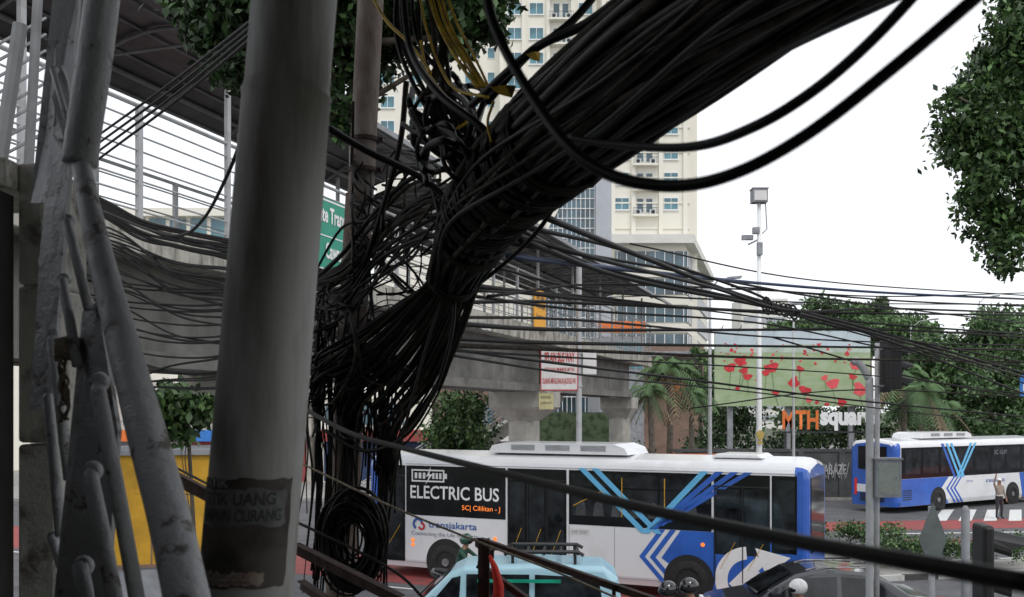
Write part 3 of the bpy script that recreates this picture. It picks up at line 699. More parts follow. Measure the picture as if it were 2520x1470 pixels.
# billboard
e=thing('billboard',(0,60,0),0,'large billboard printed with red poppies in green field','billboard')
BX0=(1760-1260)/2450*60; BX1=(2142-1260)/2450*60; BZ0=EYE+(1012-1000)/2450*60; BZ1=EYE+(1012-815)/2450*60
field=M('printed_field',(.42,.49,.33),.6,scale=1.1,col2=(.26,.37,.17),thr=(.3,.7),stretch=(1,1,2.5),detail=8)
skyp=M('printed_pale_sky',(.54,.63,.68),.6,var=.08,scale=.5)
hill=M('printed_hill',(.46,.54,.46),.6,var=.15,scale=.8)
b=MB(); b.box(BX0,BX1,0,.3,BZ0,BZ1,0); b.box(BX0,BX1,-.004,0,BZ1-1.0,BZ1,1)
b.poly([(BX0,BZ1-1.3),(BX0,BZ1-.8),(BX0+2.5,BZ1-1.0),(BX0+5,BZ1-.75),(BX1-1,BZ1-1.0),(BX1,BZ1-.9),(BX1,BZ1-1.3)],-.008,2)
b.obj('printed_panel',[field,skyp,hill],e)
b=MB()
pop=[(1798,905,14),(1825,888,16),(1832,912,10),(1840,928,11),(1900,905,16),(1885,918,10),(1955,940,14),(1968,908,9),(1980,962,15),(2030,930,8),(2050,945,16),(2098,928,9),(2115,958,18),(2105,900,14),(1908,968,8),(2070,990,12),(2035,996,6),(1800,862,5),(1850,862,5),(1870,868,4),(1925,880,5),(1990,985,8),(2010,990,5),(1815,955,6),(1865,935,5),(2085,870,6)]
for i in range(45): pop.append((U(1765,2138),U(845,895),U(1.5,4)))
for u,v,r_ in pop:
    c=S(u,v,60); r_=1.25*r_/2450*60; n=11; ph=U(0,6)
    pts=[(min(BX1-.02,max(BX0+.02,c.x+r_*(.8+.3*math.sin(3*a*6.28/n+ph)+U(-.12,.12))*math.cos(a*6.2832/n))),max(BZ0+.02,c.z+r_*.8*(.85+.2*math.cos(2*a*6.28/n+ph))*math.sin(a*6.2832/n))) for a in range(n)]
    b.poly(pts,-.014-R()*.004,0 if R()<.7 else 1)
    if r_>.2: b.tube([(c.x,-.01,c.z-r_*.6),(c.x+U(-.2,.2),-.01,max(BZ0+.05,c.z-r_*3))],.02,4,2)
b.obj('poppy_print',[M('poppy_red',(.68,.04,.05),.6,scale=3,col2=(.45,.02,.03)),M('poppy_red_light',(.75,.10,.11),.6),M('stem_print',(.16,.26,.10),.6)],e)
b=MB()
for x in (BX0+1,BX0+4.5,BX1-1): b.box(x-.15,x+.15,.35,.65,0,BZ1)
for k in range(9): b.tube([(BX0+.3+k*1.1,.0,BZ1),(BX0+.3+k*1.1,-.9,BZ1+.25)],.03,5)
b.obj('support_frame',greyp,e)
e=thing('mall_sign',(0,55,0),0,'large orange and white letter sign above a planted wall','sign')
s5=55/2450
def tx(a): return (a-1260)*s5
def tz(v): return EYE+(1012-v)*s5
text('MTH',tx(1924),tz(1057),(2013-1924)*s5,(1057-1010)*s5,-.1,e,orange,bold=.03)
text('square',tx(2017),tz(1060),(2152-2017)*s5,(1060-1014)*s5,-.1,e,white,bold=.05)
b=MB(); b.box(tx(1915),tx(2160),0,.12,tz(1066),tz(1062)); b.box(tx(1930),tx(1936),0,.1,0,tz(1065)); b.box(tx(2140),tx(2146),0,.1,0,tz(1065))
for u in (1945,1985,2035,2065,2100,2130): b.box(tx(u)-.03,tx(u)+.03,-.08,0,tz(1064),tz(1025))
b.obj('support_frame',darkg,e)

e=thing('boundary_wall',(0,51.5,.14),0,'dark grey boundary wall with white graffiti','wall')
b=MB(); b.box(8.5,19,0,.25,0,2.35); b.box(8.4,19.1,-.05,.3,2.35,2.5)
for k in range(6): b.box(8.5+k*2.1,8.8+k*2.1,-.08,0,0,2.35)
b.obj('wall_body',M('dark_wall_paint',(.07,.072,.075),.8,var=.3,scale=1.5),e)
graf=M('graffiti_paint',(.45,.45,.45),.8,var=.2)
text('ABAZE',16.1,1.2,1.15,.5,-.09,e,graf,bold=.0,name='graffiti')
b=MB()
for k in range(4): b.tube(cr([(16.0+k*.33,-.1,.95),(16.1+k*.33,-.1,1.75),(16.22+k*.33,-.1,1.0),(16.4+k*.33,-.1,1.8)],5),.014,4)
b.obj('graffiti_scrawl',graf,e)
e=thing('hoarding',(0,49,.14),0,'printed leafy green hoarding beside bridge pier','fence')
b=MB(); b.box(1.2,5.2,0,.08,.3,4.4); b.obj('printed_sheet',mesh_green,e); b=MB()
for x in (1.2,2.5,3.9,5.2): b.box(x-.04,x+.04,.08,.16,0,4.5)
b.sep('post',greyp,e)
e=thing('fence',(0,50.4,.14),0,'orange steel fence along the pavement','fence')
b=MB()
for x in np.arange(6,12.5,1.3): b.box(x-.03,x+.03,-.05,.05,0,2.3)
for z in (.5,1.4,2.25): b.box(6,12.5,-.03,.03,z,z+.05)
b.obj('rail',orange,e)
for (xx,yy,w,d_,sl,h,n_) in [(8.3,30.8,4.0,2.2,0,1.0,6500),(9.9,27.6,5.2,.9,.22,.95,6500),(15.4,28.9,5.5,.9,.22,.75,5000),(21.2,30.2,7,1.0,.22,.8,4000)]:
    cl=[]
    for _ in range(int(w*6)):
        t=w*R(); cl.append((xx+t,yy+d_*R()+sl*t,.35+h*.4*R()+.1,.40))
    o=leaves('hedge',cl,n_,.11,LD,flat=.8); T(o,'low green hedge planted on the traffic island','hedge')
o=leaves('shrubbery',[(U(-7,31),U(56,60),U(.2,1.7),U(.7,1.3)) for _ in range(90)]+[(U(12,30),U(62,65),U(1,4.6),U(.9,1.6)) for _ in range(45)],34000,.30,[leafA,leafA,leafB],flat=.8,gap=-.5); T(o,'dense dark shrubs behind the pavement','shrubs',kind='stuff')
o=leaves('shrub',[(U(-3.8,-.9),U(36,38),U(1,5.0),U(.6,1.1)) for _ in range(16)],10000,.2,LD,gap=-.4); T(o,'large leafy green shrub beside the bridge pier','shrub')
# trees
cls=[(S(u,v,d),r_) for u,v,d,r_ in [(2530,30,12,.45),(2490,130,12,.45),(2430,200,12,.40),(2385,270,11.8,.44),(2380,350,12.1,.42),(2410,420,12,.48),(2390,470,12,.34),(2450,540,12.2,.46),(2480,610,12,.34),(2475,655,12.1,.20),(2560,300,12.4,.8),(2530,420,12.3,.7),(2580,500,12.3,.75),(2600,100,12.5,.8),(2700,300,12.6,1.2),(2700,550,12.6,.9),(2850,100,12.5,1.3),(2360,240,11.6,.2),(2340,325,12,.26),(2320,262,12,.13),(2510,70,11.8,.35),(2470,250,12.2,.52),(2460,340,12.1,.52),(2520,560,12.3,.45),(2430,140,12,.22),(2345,400,12,.15),(2500,10,12,.2)]]
tree('broad leafy street tree with small glossy dark leaves',(8.6,12.6,0),8.2,[(p.x,p.y,p.z,r_) for p,r_ in cls],50000,.095,LD,.2,gap=-.15)
cls=[(S(u,v,d),r_) for u,v,d,r_ in [(520,60,6.2,.24),(560,130,6.2,.20),(590,30,6,.3),(600,170,6.1,.22),(460,10,6.4,.18),(830,60,6,.3),(860,170,6.2,.28),(840,270,6.1,.2),(900,60,6.2,.3),(960,110,6,.25),(1000,30,6,.3),(1080,60,5.9,.25),(1130,110,6,.16),(1170,30,6,.25),(1210,80,6,.12),(700,-60,6,.6),(900,-90,6,.6),(1060,-120,6,.6),(540,-120,6.2,.5),(850,320,6.1,.12)]]
tree('dark leafy tree growing beside the poles and bridge',(-1.78,6,0),7.4,[(p.x,p.y,p.z,r_) for p,r_ in cls],24000,.07,[leafA,leafA,leafB],.13,trunkpts=[(-1.60,6,0),S(610,1470,6),S(665,735,6),S(722,20,6),S(724,-80,6)],gap=-.1)
cls=[(S(u,v,d),r_) for u,v,d,r_ in [(420,990,9,.26),(470,1020,9,.22),(400,1050,9,.18),(500,1000,9,.18),(440,1070,9,.15),(380,970,9.2,.2),(330,1215,9,.1),(350,1160,9,.08)]]
tree('small sapling with bright green leaves near the stairs',(-3.0,9.2,0),4.6,[(p.x,p.y,p.z,r_) for p,r_ in cls],1500,.1,LD,.03)
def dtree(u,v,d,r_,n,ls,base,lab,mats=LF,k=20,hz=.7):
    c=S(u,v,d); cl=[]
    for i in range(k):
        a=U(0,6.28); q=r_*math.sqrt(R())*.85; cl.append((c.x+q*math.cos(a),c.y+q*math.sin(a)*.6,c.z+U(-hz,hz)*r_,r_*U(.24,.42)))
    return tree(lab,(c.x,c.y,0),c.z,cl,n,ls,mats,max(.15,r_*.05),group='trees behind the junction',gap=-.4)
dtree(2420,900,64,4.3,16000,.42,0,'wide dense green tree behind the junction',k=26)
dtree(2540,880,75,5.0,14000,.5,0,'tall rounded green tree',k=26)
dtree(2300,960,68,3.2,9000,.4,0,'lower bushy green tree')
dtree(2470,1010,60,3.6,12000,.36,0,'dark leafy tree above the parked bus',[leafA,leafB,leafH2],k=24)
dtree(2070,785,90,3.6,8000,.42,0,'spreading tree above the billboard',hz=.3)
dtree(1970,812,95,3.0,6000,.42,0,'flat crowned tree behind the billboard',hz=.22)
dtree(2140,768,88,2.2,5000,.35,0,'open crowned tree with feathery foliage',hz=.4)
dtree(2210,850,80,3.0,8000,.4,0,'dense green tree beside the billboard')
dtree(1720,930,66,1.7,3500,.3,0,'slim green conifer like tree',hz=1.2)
for (u,v,d,r_,n_) in [(1645,905,52,2.1,40),(1600,960,50,1.6,30),(1700,970,54,1.5,26),(2225,920,56,2.2,36),(2270,960,52,2.0,34),(2320,1000,53,1.6,24)]:
    c=S(u,v,d); palm((c.x,c.y,.14),c.z-.2,r_,n_,'shaggy palm with drooping fronds on the pavement','palms along the pavement')
o=leaves('far_trees',[(U(-60,160),U(130,150),U(2,9),U(3,5)) for _ in range(120)],18000,1.3,LF); T(o,'far belt of green trees, haze put into the leaf colour','trees',kind='stuff')

# ---------------- street furniture
def lamp(u,vtop,d,label,head=True,arm=0,r0=.1):
    c=S(u,vtop,d); e=thing('street_lamp',(c.x,c.y,0),0,label,'street lamp','street lamps'); b=MB()
    b.tube([(0,0,0),(0,0,.6),(0,0,c.z*.5),(0,0,c.z)],[r0*1.5,r0*1.1,r0*.85,r0*.6],12)
    if arm: b.tube([(0,0,c.z-.2),(arm*.5,0,c.z+.25),(arm,0,c.z+.35)],r0*.4,8)
    b.obj('pole',steelw if not head else whitew,e,smooth=True)
    b=MB()
    if head: b.box(-.24,.24,-.2,.2,c.z,c.z+.42,0); b.box(-.2,.2,-.215,-.2,c.z+.05,c.z+.36,1); b.box(-.26,.26,-.22,.22,c.z+.42,c.z+.46,0)
    else: b.prism([(arm-.1,c.z+.3),(arm+.1,c.z+.42),(arm+.75,c.z+.48),(arm+.7,c.z+.36)],-.12,.12)
    b.obj('lamp_head',[greyp,signw],e,bevel=.02)
    return e,c
e,c=lamp(1868,500,32,'tall white lamp post with square floodlight and cameras',r0=.1)
b=MB(); b.tube([(-.35,0,9.95),(.05,0,10.15)],.03,6); b.box(-.55,-.2,-.08,.08,10.1,10.25); b.box(-.2,.0,-.1,.1,10.3,10.5); b.box(-.08,.08,-.16,.0,9.6,10.0); b.tube([(.1,0,10.3),(.25,0,10.45),(.2,0,11.4)],.02,5); b.obj('camera_bracket',[greyp],e)
b=MB(); b.prism([(-.13,3.9),(0,4.0),(.13,3.9),(.1,3.75),(0,3.65),(-.1,3.75)],-.17,-.13); b.prism([(-.06,3.65),(.06,3.65),(.1,3.55),(-.1,3.55)],-.17,-.13); b.obj('city_emblem',[M('emblem_gold',(.4,.30,.08),.5)],e)
lamp(1747,705,45,'grey lamp post with short curved arm',False,.7,.1)
lamp(1953,770,44,'slim grey utility post beside the billboard',False,-.3,.07)
lamp(2242,800,70,'slim grey lamp post with side arm',False,1.2,.08)
lamp(2410,740,85,'distant lamp post with curved arm',False,1.0,.08)
d=28.7; c=S(1425,620,d)
e=thing('notice_sign',(0,d,0),0,'white notice sign with red lettering on grey post','sign')
b=MB(); b.tube([(c.x,.06,0),(c.x,.06,c.z)],.085,12); b.box(c.x-.3,c.x+.1,-.04,.0,6.25,6.3); b.box(c.x-.3,c.x+.1,-.04,.0,5.3,5.35); b.obj('post',steelw,e,smooth=False)
b=MB(); b.box(c.x+.1,c.x+.5,-.05,.2,EYE+1.05,EYE+1.7); b.obj('junction_box',signw,e,bevel=.02)
X0,X1=.82,1.90; Z0,Z1=5.19,6.40
b=MB(); b.box(X0,X1,-.09,-.06,Z0,Z1,0); 
for a in ((X0,X1,Z1-.03,Z1),(X0,X1,Z0,Z0+.03),(X0,X0+.025,Z0+.03,Z1-.03),(X1-.025,X1,Z0+.03,Z1-.03)): b.box(a[0],a[1],-.094,-.09,a[2],a[3],1)
b.obj('sign_panel',[signw,redt],e)
text('SELAIN BUS WAY',X0+.11,6.0,.87,.29,-.098,e,redt,bold=.03); text('( KENDARAAN UMUM,MOBIL,MOTOR )',X0+.09,5.71,.90,.14,-.098,e,redt,bold=.012); text('DILARANG MENGGUNAKAN JALUR BUS WAY',X0+.06,5.33,.97,.22,-.098,e,redt,bold=.015)
b=MB(); b.box(.78,1.2,-.04,-.01,4.65,5.12); b.obj('small_board',signy,e); text('AWAS',.82,4.95,.3,.09,-.045,e,blackt); text('HATI-HATI',.82,4.8,.33,.07,-.045,e,blackt)
d=16; e=thing('traffic_signal',(S(2140,1000,d).x,d,0),0,'grey bent signal post with control box and black signals','traffic light')
b=MB(); b.tube(cr([(0,0,0),(0,0,2),(.0,0,4.8),(-.03,0,5.15),(-.2,0,5.4),(-.28,0,5.38)],5),.062,12); b.tube([(.15,.1,0),(.16,.1,5.7)],.04,10); b.obj('post',steelw,e,smooth=True)
b=MB(); b.box(.06,.47,-.12,.15,3.22,3.82); b.box(.04,.49,-.14,.17,3.82,3.85); b.box(.1,.42,-.125,-.12,3.27,3.77,1); b.box(.38,.4,-.14,-.12,3.5,3.56,1); b.obj('control_box',[greyp,M('box_door',(.26,.29,.26),.6)],e,bevel=.01)
def signal_head(e,x,y,z,h=.74,w=.22,rv=.105,lv=.22,nk=3,plate=True):
    b=MB(); b.box(x,x+w,y-.17,y+.17,z,z+h)
    if plate: b.box(x-.01,x+.02,y-.24,y+.24,z-.05,z+h+.05)
    b.obj('signal_housing',blk,e,bevel=.03)
    for k in range(nk):
        zc=z+h*(k+.5)/nk; m=MB(); n=14; vs=[]
        for xx,dz,q in ((x+w,0,1),(x+w+lv,-.05,.92)):
            for j in range(n+1): a=-.4+(math.pi+.8)*j/n; vs.append((xx-(lv*.45 if q<1 and (j<3 or j>n-3) else 0),y+rv*q*math.cos(a),zc+rv*q*math.sin(a)+dz))
        m.add(vs,[(j,j+1,n+2+j,n+1+j) for j in range(n)]); m.obj('signal_visor',blk,e)
signal_head(e,.24,0,4.95)
b=MB(); b.tube([(-.0,0,5.0),(.3,0,5.0)],.02,6); b.tube([(.1,.1,5.6),(.3,.05,5.6)],.02,6); b.sep('bracket',greyp,e)
e=thing('traffic_signal',(S(2405,1000,9).x,9,0),math.radians(-8),'low black traffic signal with deep visors on post','traffic light')
b=MB(); b.tube([(.06,.2,0),(.06,.2,3.5)],.035,12); b.obj('post',greyp,e,smooth=True)
signal_head(e,0,0,2.86,h=.72,w=.10,rv=.135,lv=.28,nk=2,plate=False)
e=thing('road_sign',(S(2296,1000,12).x,12,0),0,'back of a grey diamond road sign on post','road sign')
b=MB(); b.tube([(0,.04,0),(0,.04,3.45)],.04,10); b.obj('post',greyp,e,smooth=True)
b=MB(); b.prism([(0,3.5),(.17,3.05),(0,2.6),(-.17,3.05)],-.0,.01); b.obj('sign_plate',M('plate_back',(.12,.14,.14),.5,metal=.3),e)
e=thing('post',(S(2376,1000,12).x,12,0),0,'plain grey steel post with rounded cap','post'); b=MB(); b.tube([(0,0,0),(0,0,3.4),(0,0,3.46)],[.05,.05,.02],12); b.obj('shaft',greyp,e,smooth=True)
e=thing('direction_sign',(S(2540,1000,20).x,20,0),0,'small blue road sign on post','road sign'); b=MB(); b.box(-.25,.4,-.03,0,EYE+.3,EYE+.72); b.obj('sign_panel',signbl,e); text('P R',-.2,EYE+.4,.4,.15,-.035,e,white); b=MB(); b.tube([(.1,.04,0),(.1,.04,5.4)],.04,8); b.obj('post',greyp,e)

e=thing('kiosk',(-5.9,13.8,0),math.radians(12),'yellow panelled kiosk with grey base beside the stairs','kiosk')
b=MB(); b.box(0,1.72,0,2,2.45,3.98,0); b.box(0,1.72,0,2,0,2.40,1); b.box(-.05,1.77,-.05,2.05,3.98,4.05,1); b.box(-.02,1.74,-.02,2.02,2.40,2.45,2)
for x in (.0,.85,1.70): b.box(x,x+.02,-.012,0,2.45,3.98,2)
b.obj('panel_wall',[yelp,greyp,brown],e)

# ---------------- near poles
e=thing('utility_pole',(-.60,1.75,0),0,'thick leaning grey painted steel utility pole with old posters','utility pole')
o0=Vector((-.60,1.75,0))
bot=S(605,1470,1.75); top=S(726,-20,1.75); dirn=(top-bot).normalized()
base=bot+dirn*(-bot.z/dirn.z); ztop=top+dirn*1.2
b=MB(); wl=S(706,235,1.75); wt=(wl.z-bot.z)/(top.z-bot.z); wc=bot.lerp(top,wt)
pts=[base,bot,wc-dirn*.02,wc-dirn*.006,wc,wc+dirn*.006,wc+dirn*.02,top,ztop]; rr=[.086,.0815,.0765,.0765,.0785,.0752,.0735,.0735,.071]
b.tube([p-o0 for p in pts],rr,40); b.obj('shaft',greypole,e,smooth=True)
def wrap(u_frac0,u_frac1,v0,v1,off,mat,name,jag=0):
    m=MB(); nx,nz=18,8
    a0=-math.pi/2+u_frac0; a1=-math.pi/2+u_frac1
    vs=[]; jt=[U(-.006,.006) for _ in range(nx+1)]
    for i in range(nz+1):
        v=v0+(v1-v0)*i/nz; q=S(606,v,1.75); t=(q.z-bot.z)/(top.z-bot.z); c=bot.lerp(top,t); r_=.0818-.004*t+off
        for j in range(nx+1):
            a=a0+(a1-a0)*j/nx+(U(-.03,.03) if j in (0,nx) else 0); zz_=(jt[j] if i in(0,nz) else 0)*jag
            vs.append(c-o0+Vector((r_*math.cos(a),r_*math.sin(a),zz_)))
    m.add(vs,[(i*(nx+1)+j,i*(nx+1)+j+1,(i+1)*(nx+1)+j+1,(i+1)*(nx+1)+j) for i in range(nz) for j in range(nx)])
    return m.obj(name,mat,e,smooth=True)
wrap(-1.2,1.1,1430,1172,.0012,stickd,'poster',.4)
wrap(-1.1,.95,1285,1198,.002,stickw,'torn_paper_strip',.8)
wrap(-1.0,.55,1422,1392,.002,M('poster_colour',(.40,.36,.30),.8,scale=22,col2=(.22,.12,.12)),'poster_foot',.6)
def curvetext(s,v,h,a0,a1,mat,off=.0035,bold=0):
    o=text(s,0,0,1,1,0,e,mat,bold=bold); me=o.data
    for vt in me.vertices:
        x,z=vt.co.x,vt.co.z; vv=v-h*z; q=S(606,vv,1.75); t=(q.z-bot.z)/(top.z-bot.z); c=bot.lerp(top,t); r_=.0818-.004*t+off; a=-math.pi/2+a0+(a1-a0)*x
        vt.co=c-o0+Vector((r_*math.cos(a),r_*math.sin(a),0))
    me.update()
lett=M('poster_letters_dark',(.06,.06,.065),.8,var=.3,scale=30)
curvetext('TITIK UANG',1234,30,-1.0,.7,lett,.0026,.02); curvetext('AMPUN CURANG',1273,30,-1.0,.85,lett,.0026,.02); curvetext('ATIK',1192,20,-1.0,-.3,stickt,.0024,.02)
curvetext('5 TURUNAN DATA',1406,12,-.8,.2,blackt,.0026); curvetext('Uang Lipat 88 Dapat',1419,9,-.7,.3,blackt,.0026)

e=thing('utility_pole',(S(845,1470,4.3).x,4.3,0),0,'slim rusty steel utility pole wrapped in cables','utility pole'); o0=Vector(e.location)
pts=[S(838,1470,4.3)+Vector((-.03,0,-3.85)),S(838,1470,4.3),S(868,800,4.3),S(885,480,4.3),S(888,478,4.3),S(912,0,4.3),S(930,-350,4.3)]
b=MB(); b.tube([p-o0 for p in pts],[.065,.064,.062,.06,.056,.056,.054],24); b.obj('shaft',rustpole,e,smooth=True)
for v in (345,420,600,900):
    b=MB(); q=S(898-(v-345)*.06,v,4.3)-o0; b.tube([q-Vector((0,0,.009)),q+Vector((0,0,.009))],.064,20); b.box(q.x+.05,q.x+.08,q.y-.02,q.y+.02,q.z-.008,q.z+.008); b.obj('clamp_band',rust,e)

# ---------------- stair railing at left
e=thing('stair_railing',S(250,1400,1.7),0,'heavy grey painted steel stair railing with flaking paint','railing'); o0=Vector(e.location)
def Q(u,v,d): return S(u,v,d)-o0
b=MB(); b.tube(cr([Q(258,-60,2.0),Q(232,150,2.0),Q(205,330,2.0),Q(196,405,2.0)],5),.034,20); b.obj('standard',greypaint,e,smooth=True)
P=cr([Q(198,395,2.0),Q(222,520,1.9),Q(262,690,1.8),Q(312,880,1.68),Q(375,1120,1.52),Q(420,1290,1.42),Q(470,1520,1.3)],8)
b=MB(); b.tube(P,[.018+.012*min(1,i/30) for i in range(len(P))],24); b.obj('handrail',greypaint,e,smooth=True)
def plate(pts,th,name='flat_bar'):
    a=[Q(*p) for p in pts]; n=len(a); nn=Vector((.25,1,0)).normalized()*th; m=MB(); m.add(a+[p+nn for p in a],[tuple(range(n)),tuple(range(2*n-1,n-1,-1))]+[(i,i+n,(i+1)%n+n,(i+1)%n) for i in range(n)]); return m.obj(name,greypaint,e)
plate([(128,330,2.15),(172,400,2.1),(140,800,2.1),(128,1012,2.1),(72,1010,2.15),(100,600,2.15)],.012)
plate([(202,768,1.95),(240,742,1.9),(280,1000,1.85),(290,1060,1.85),(262,1480,1.85),(132,1480,1.9),(160,1200,1.92)],.012)
plate([(132,-30,2.4),(195,-30,2.4),(165,330,2.35),(120,500,2.35),(75,500,2.4)],.012)
plate([(150,160,2.2),(165,200,2.2),(180,300,2.2),(170,390,2.2),(128,240,2.2)],.01)
for (u0,v0,u1,v1,d,r_) in [(165,540,218,760,1.95,12),(118,535,130,830,2.3,11),(155,685,190,900,1.95,12),(128,825,170,1180,2.1,13),(240,940,340,1490,1.75,19),(118,965,150,1320,2.1,13),(222,1160,285,1490,1.8,20),(200,1395,215,1500,1.8,20),(150,350,165,560,2.2,9),(108,635,118,800,2.3,10),(130,440,142,640,2.2,9),(130,170,175,330,2.2,7),(130,1320,180,1490,2.1,12)]:
    p=Q(u0,v0,d); q=Q(u1,v1,d*.97); r_=r_/2450*d; b=MB(); m_=p.lerp(q,.06)+Vector((0,-.006,0.004)); b.tube([p+Vector((-.004,.012,0)),m_,p.lerp(q,.5),q],[r_*.8,r_,r_,r_],14); b.obj('baluster',greypaint,e,smooth=True)
    w=MB(); w.tube([p+Vector((0,.012,0)),p+Vector((0,-.003,0))],[r_*1.35,r_*1.05],12); w.obj('weld_bead',greypaint,e,smooth=True)
e2=thing('rope',S(165,870,1.95),0,'frayed natural rope knotted around the railing','rope'); o1=Vector(e2.location); b=MB()
for k in range(7):
    c=S(170,838+k*7,1.93)-o1; b.tube([c+Vector((.024*math.cos(a*.63),.022*math.sin(a*.63),.004*math.sin(a)+U(-.003,.003))) for a in range(11)],.0042,6)
for k in range(6):
    pts=[S(160+U(-16,10),880+j*26+U(-6,6),1.93+U(-.03,.0))-o1 for j in range(7)]; b.tube(cr(pts,5),.0026,5)
b.obj('strand',ropem,e2,smooth=True)
e=thing('retaining_wall',(-1.6,2.9,0),0,'rough weathered concrete wall beside the stairs','wall'); o0=Vector(e.location)
b=MB(); A=S(42,1470,2.9); B=S(138,1470,2.9)
for i,(v0,v1,du) in enumerate([(400,700,0),(704,1090,6),(1094,1480,-4)]):
    zt=S(0,v0,2.9).z; zb=S(0,v1,2.9).z if i<2 else 0; b.box(A.x-o0.x,B.x-o0.x-.035+du/1500+.02*i,0,.3,zb,zt)
b.obj('plaster_block',wallw,e,bevel=.012)
b=MB(); b.box(S(0,0,2.9).x-o0.x-.25,A.x-o0.x,-.06,.34,S(0,470,2.9).z,S(0,398,2.9).z); b.obj('coping',wallw,e,bevel=.01)
e=thing('stairwell_wall',(-1.6,2.8,0),0,'near-black stairwell wall with an unseen side wall added for shade','wall')
b=MB(); b.box(-1.7,A.x+1.6,-.0,.08,0,S(0,468,2.8).z-.0); b.box(-.35,-.2,-5.6,-.5,0,5.4); b.obj('wall_body',darkw,e)  # second box is out of view, added to cut light from the left
e=thing('unseen_shade_shelter',(0,-2,0),0,'added unseen dark rear wall and roof that shade the foreground','building')
b=MB(); b.box(-6,5,0,.2,0,8.0); b.obj('wall',darkw,e); b=MB(); b.box(-3,3.4,.2,5.8,6.95,7.1); b.obj('roof',sheetd,e); b=MB(); b.box(-1.5,1.0,.2,3.2,2.9,3.05); b.obj('landing_floor',conc,e)  # wall and roof are out of view, added to keep the foreground dark

# ---------------- rusty frames
def bar(name,segs,label,mat=rust,cat='railing'):
    a=S(*segs[0][0]); e=thing(name,a,0,label,cat)
    for p,q,w in segs:
        P_,Q_=S(*p)-a,S(*q)-a; m=MB(); d=(Q_-P_).normalized(); up=Vector((0,0,1)) if abs(d.z)<.8 else Vector((1,0,0)); sd=d.cross(up).normalized(); up=sd.cross(d)
        for (h,t) in ((w,.004),(.004,w)):
            c=[-sd*t*.5-up*h*.5,sd*t*.5-up*h*.5,sd*t*.5+up*h*.5,-sd*t*.5+up*h*.5]; off=(up*w*.5*(0 if h==w else 1))
            m.add([P_+x+off for x in c]+[Q_+x+off for x in c],[(0,3,2,1),(4,5,6,7),(0,1,5,4),(1,2,6,5),(2,3,7,6),(3,0,4,7)])
        m.obj('angle_bar',mat,e)
    return e
bar('steel_frame',[((1182,1332,4),(1640,1490,3.6),.026),((1190,1325,4),(1190,2900,4),.045),((1175,1390,4.1),(1300,1480,4.0),.028),((1170,1335,4.2),(1215,1365,4.0),.035),((1510,1440,3.7),(1512,2400,3.7),.012)],'rusty welded angle iron frame below the cables')
bar('steel_frame',[((725,1350,3.2),(985,1480,3.0),.034),((740,1440,3.3),(800,1480,3.2),.03)],'rusty angle iron brace behind the pole')
bar('steel_frame',[((425,1175,5),(520,1225,5),.06)],'short rusty brace bar by the kiosk')
e=thing('cloth',S(1218,1368,3.9),0,'furled red cloth tied to the rusty frame','cloth'); b=MB()
b.tube([(-.02,0,0),(.0,0,-.05),(.015,.01,-.12),(.0,0,-.4)],[.012,.028,.042,.065],14,sq=.5); b.obj('fold',redcloth,e,smooth=True)

# ---------------- cables
def cab(pts,r=.006,mat=None,label='black overhead cable sagging across the street',group='overhead cables',k=8,name='cable'):
    P=[S(*p) for p in pts]; o=P[0]; b=MB(); b.tube([p-o for p in cr(P,k)],r,6)
    ob=b.obj(name,mat or black,smooth=True); ob.location=o; T(ob,label,'cable',group); return ob
path=[(1112,690,3.9,.085),(1150,600,3.55,.108),(1210,495,3.15,.126),(1330,375,2.6,.130),(1560,195,2.05,.120),(1850,-15,1.6,.108),(2200,-250,1.2,.10),(2550,-480,.95,.095)]
ctr=cr([S(*p[:3]) for p in path],9); rad=[v.x for v in cr([Vector((p[3],0,0)) for p in path],9)]
e=thing('cable_bundle',ctr[0],0,'massive bound bundle of dusty black overhead cables','cable bundle'); o0=ctr[0]
fr=[];prev=None
for i,p in enumerate(ctr):
    t=(ctr[min(i+1,len(ctr)-1)]-ctr[max(i-1,0)]).normalized(); x=(t.cross(Vector((0,0,1))) if prev is None else prev-t*prev.dot(t)).normalized(); prev=x; fr.append((x,t.cross(x)))
b=MB(); b.tube([p-o0 for p in ctr],[r_*(.55 if i<6 else .84) for i,r_ in enumerate(rad)],16,0)
nC=100
for c in range(nC):
    a0=U(0,6.283); tw=U(-.35,.35)+.08; rf=U(.80,1.03) if c>18 else U(1.0,1.16); w=U(.004,.011); ph=U(0,6); ph2=U(0,6)
    pts=[]
    for i,p in enumerate(ctr):
        s_=i/len(ctr); a=a0+tw*s_*2+.16*math.sin(s_*12+ph); rr_=rad[i]*(rf+.06*math.sin(s_*16+ph2)); x,y=fr[i]; pts.append(p+x*(rr_*math.cos(a))+y*(rr_*math.sin(a))-o0)
    b.tube(pts,w,6,random.choice([0,0,0,1,1,2] if c>20 else [0,1,2]))
b.obj('cable_strands',[black,black2,black3],e,smooth=True)
def tie(i,k,mat,w=.006):
    m=MB()
    for j in range(k):
        ii=min(len(ctr)-1,i); x,y=fr[ii]; t=x.cross(y); off=U(-.06,.06); tilt=U(-.35,.35)
        m.tube([ctr[ii]-o0+(x*math.cos(a*.2618)+y*math.sin(a*.2618))*rad[ii]*U(1.06,1.1)+t*(off+tilt*rad[ii]*math.cos(a*.2618)) for a in range(25)],w,6)
    m.obj('binding_wire',mat,e,smooth=True)
tie(12,6,black2,.008); tie(17,5,black,.009); tie(24,6,black2,.008); tie(27,4,black,.008); tie(2,5,black2,.007); tie(29,3,black2,.008); tie(20,5,black,.008); tie(22,4,black2,.006)
TL='thick black cable hanging in a deep curve'
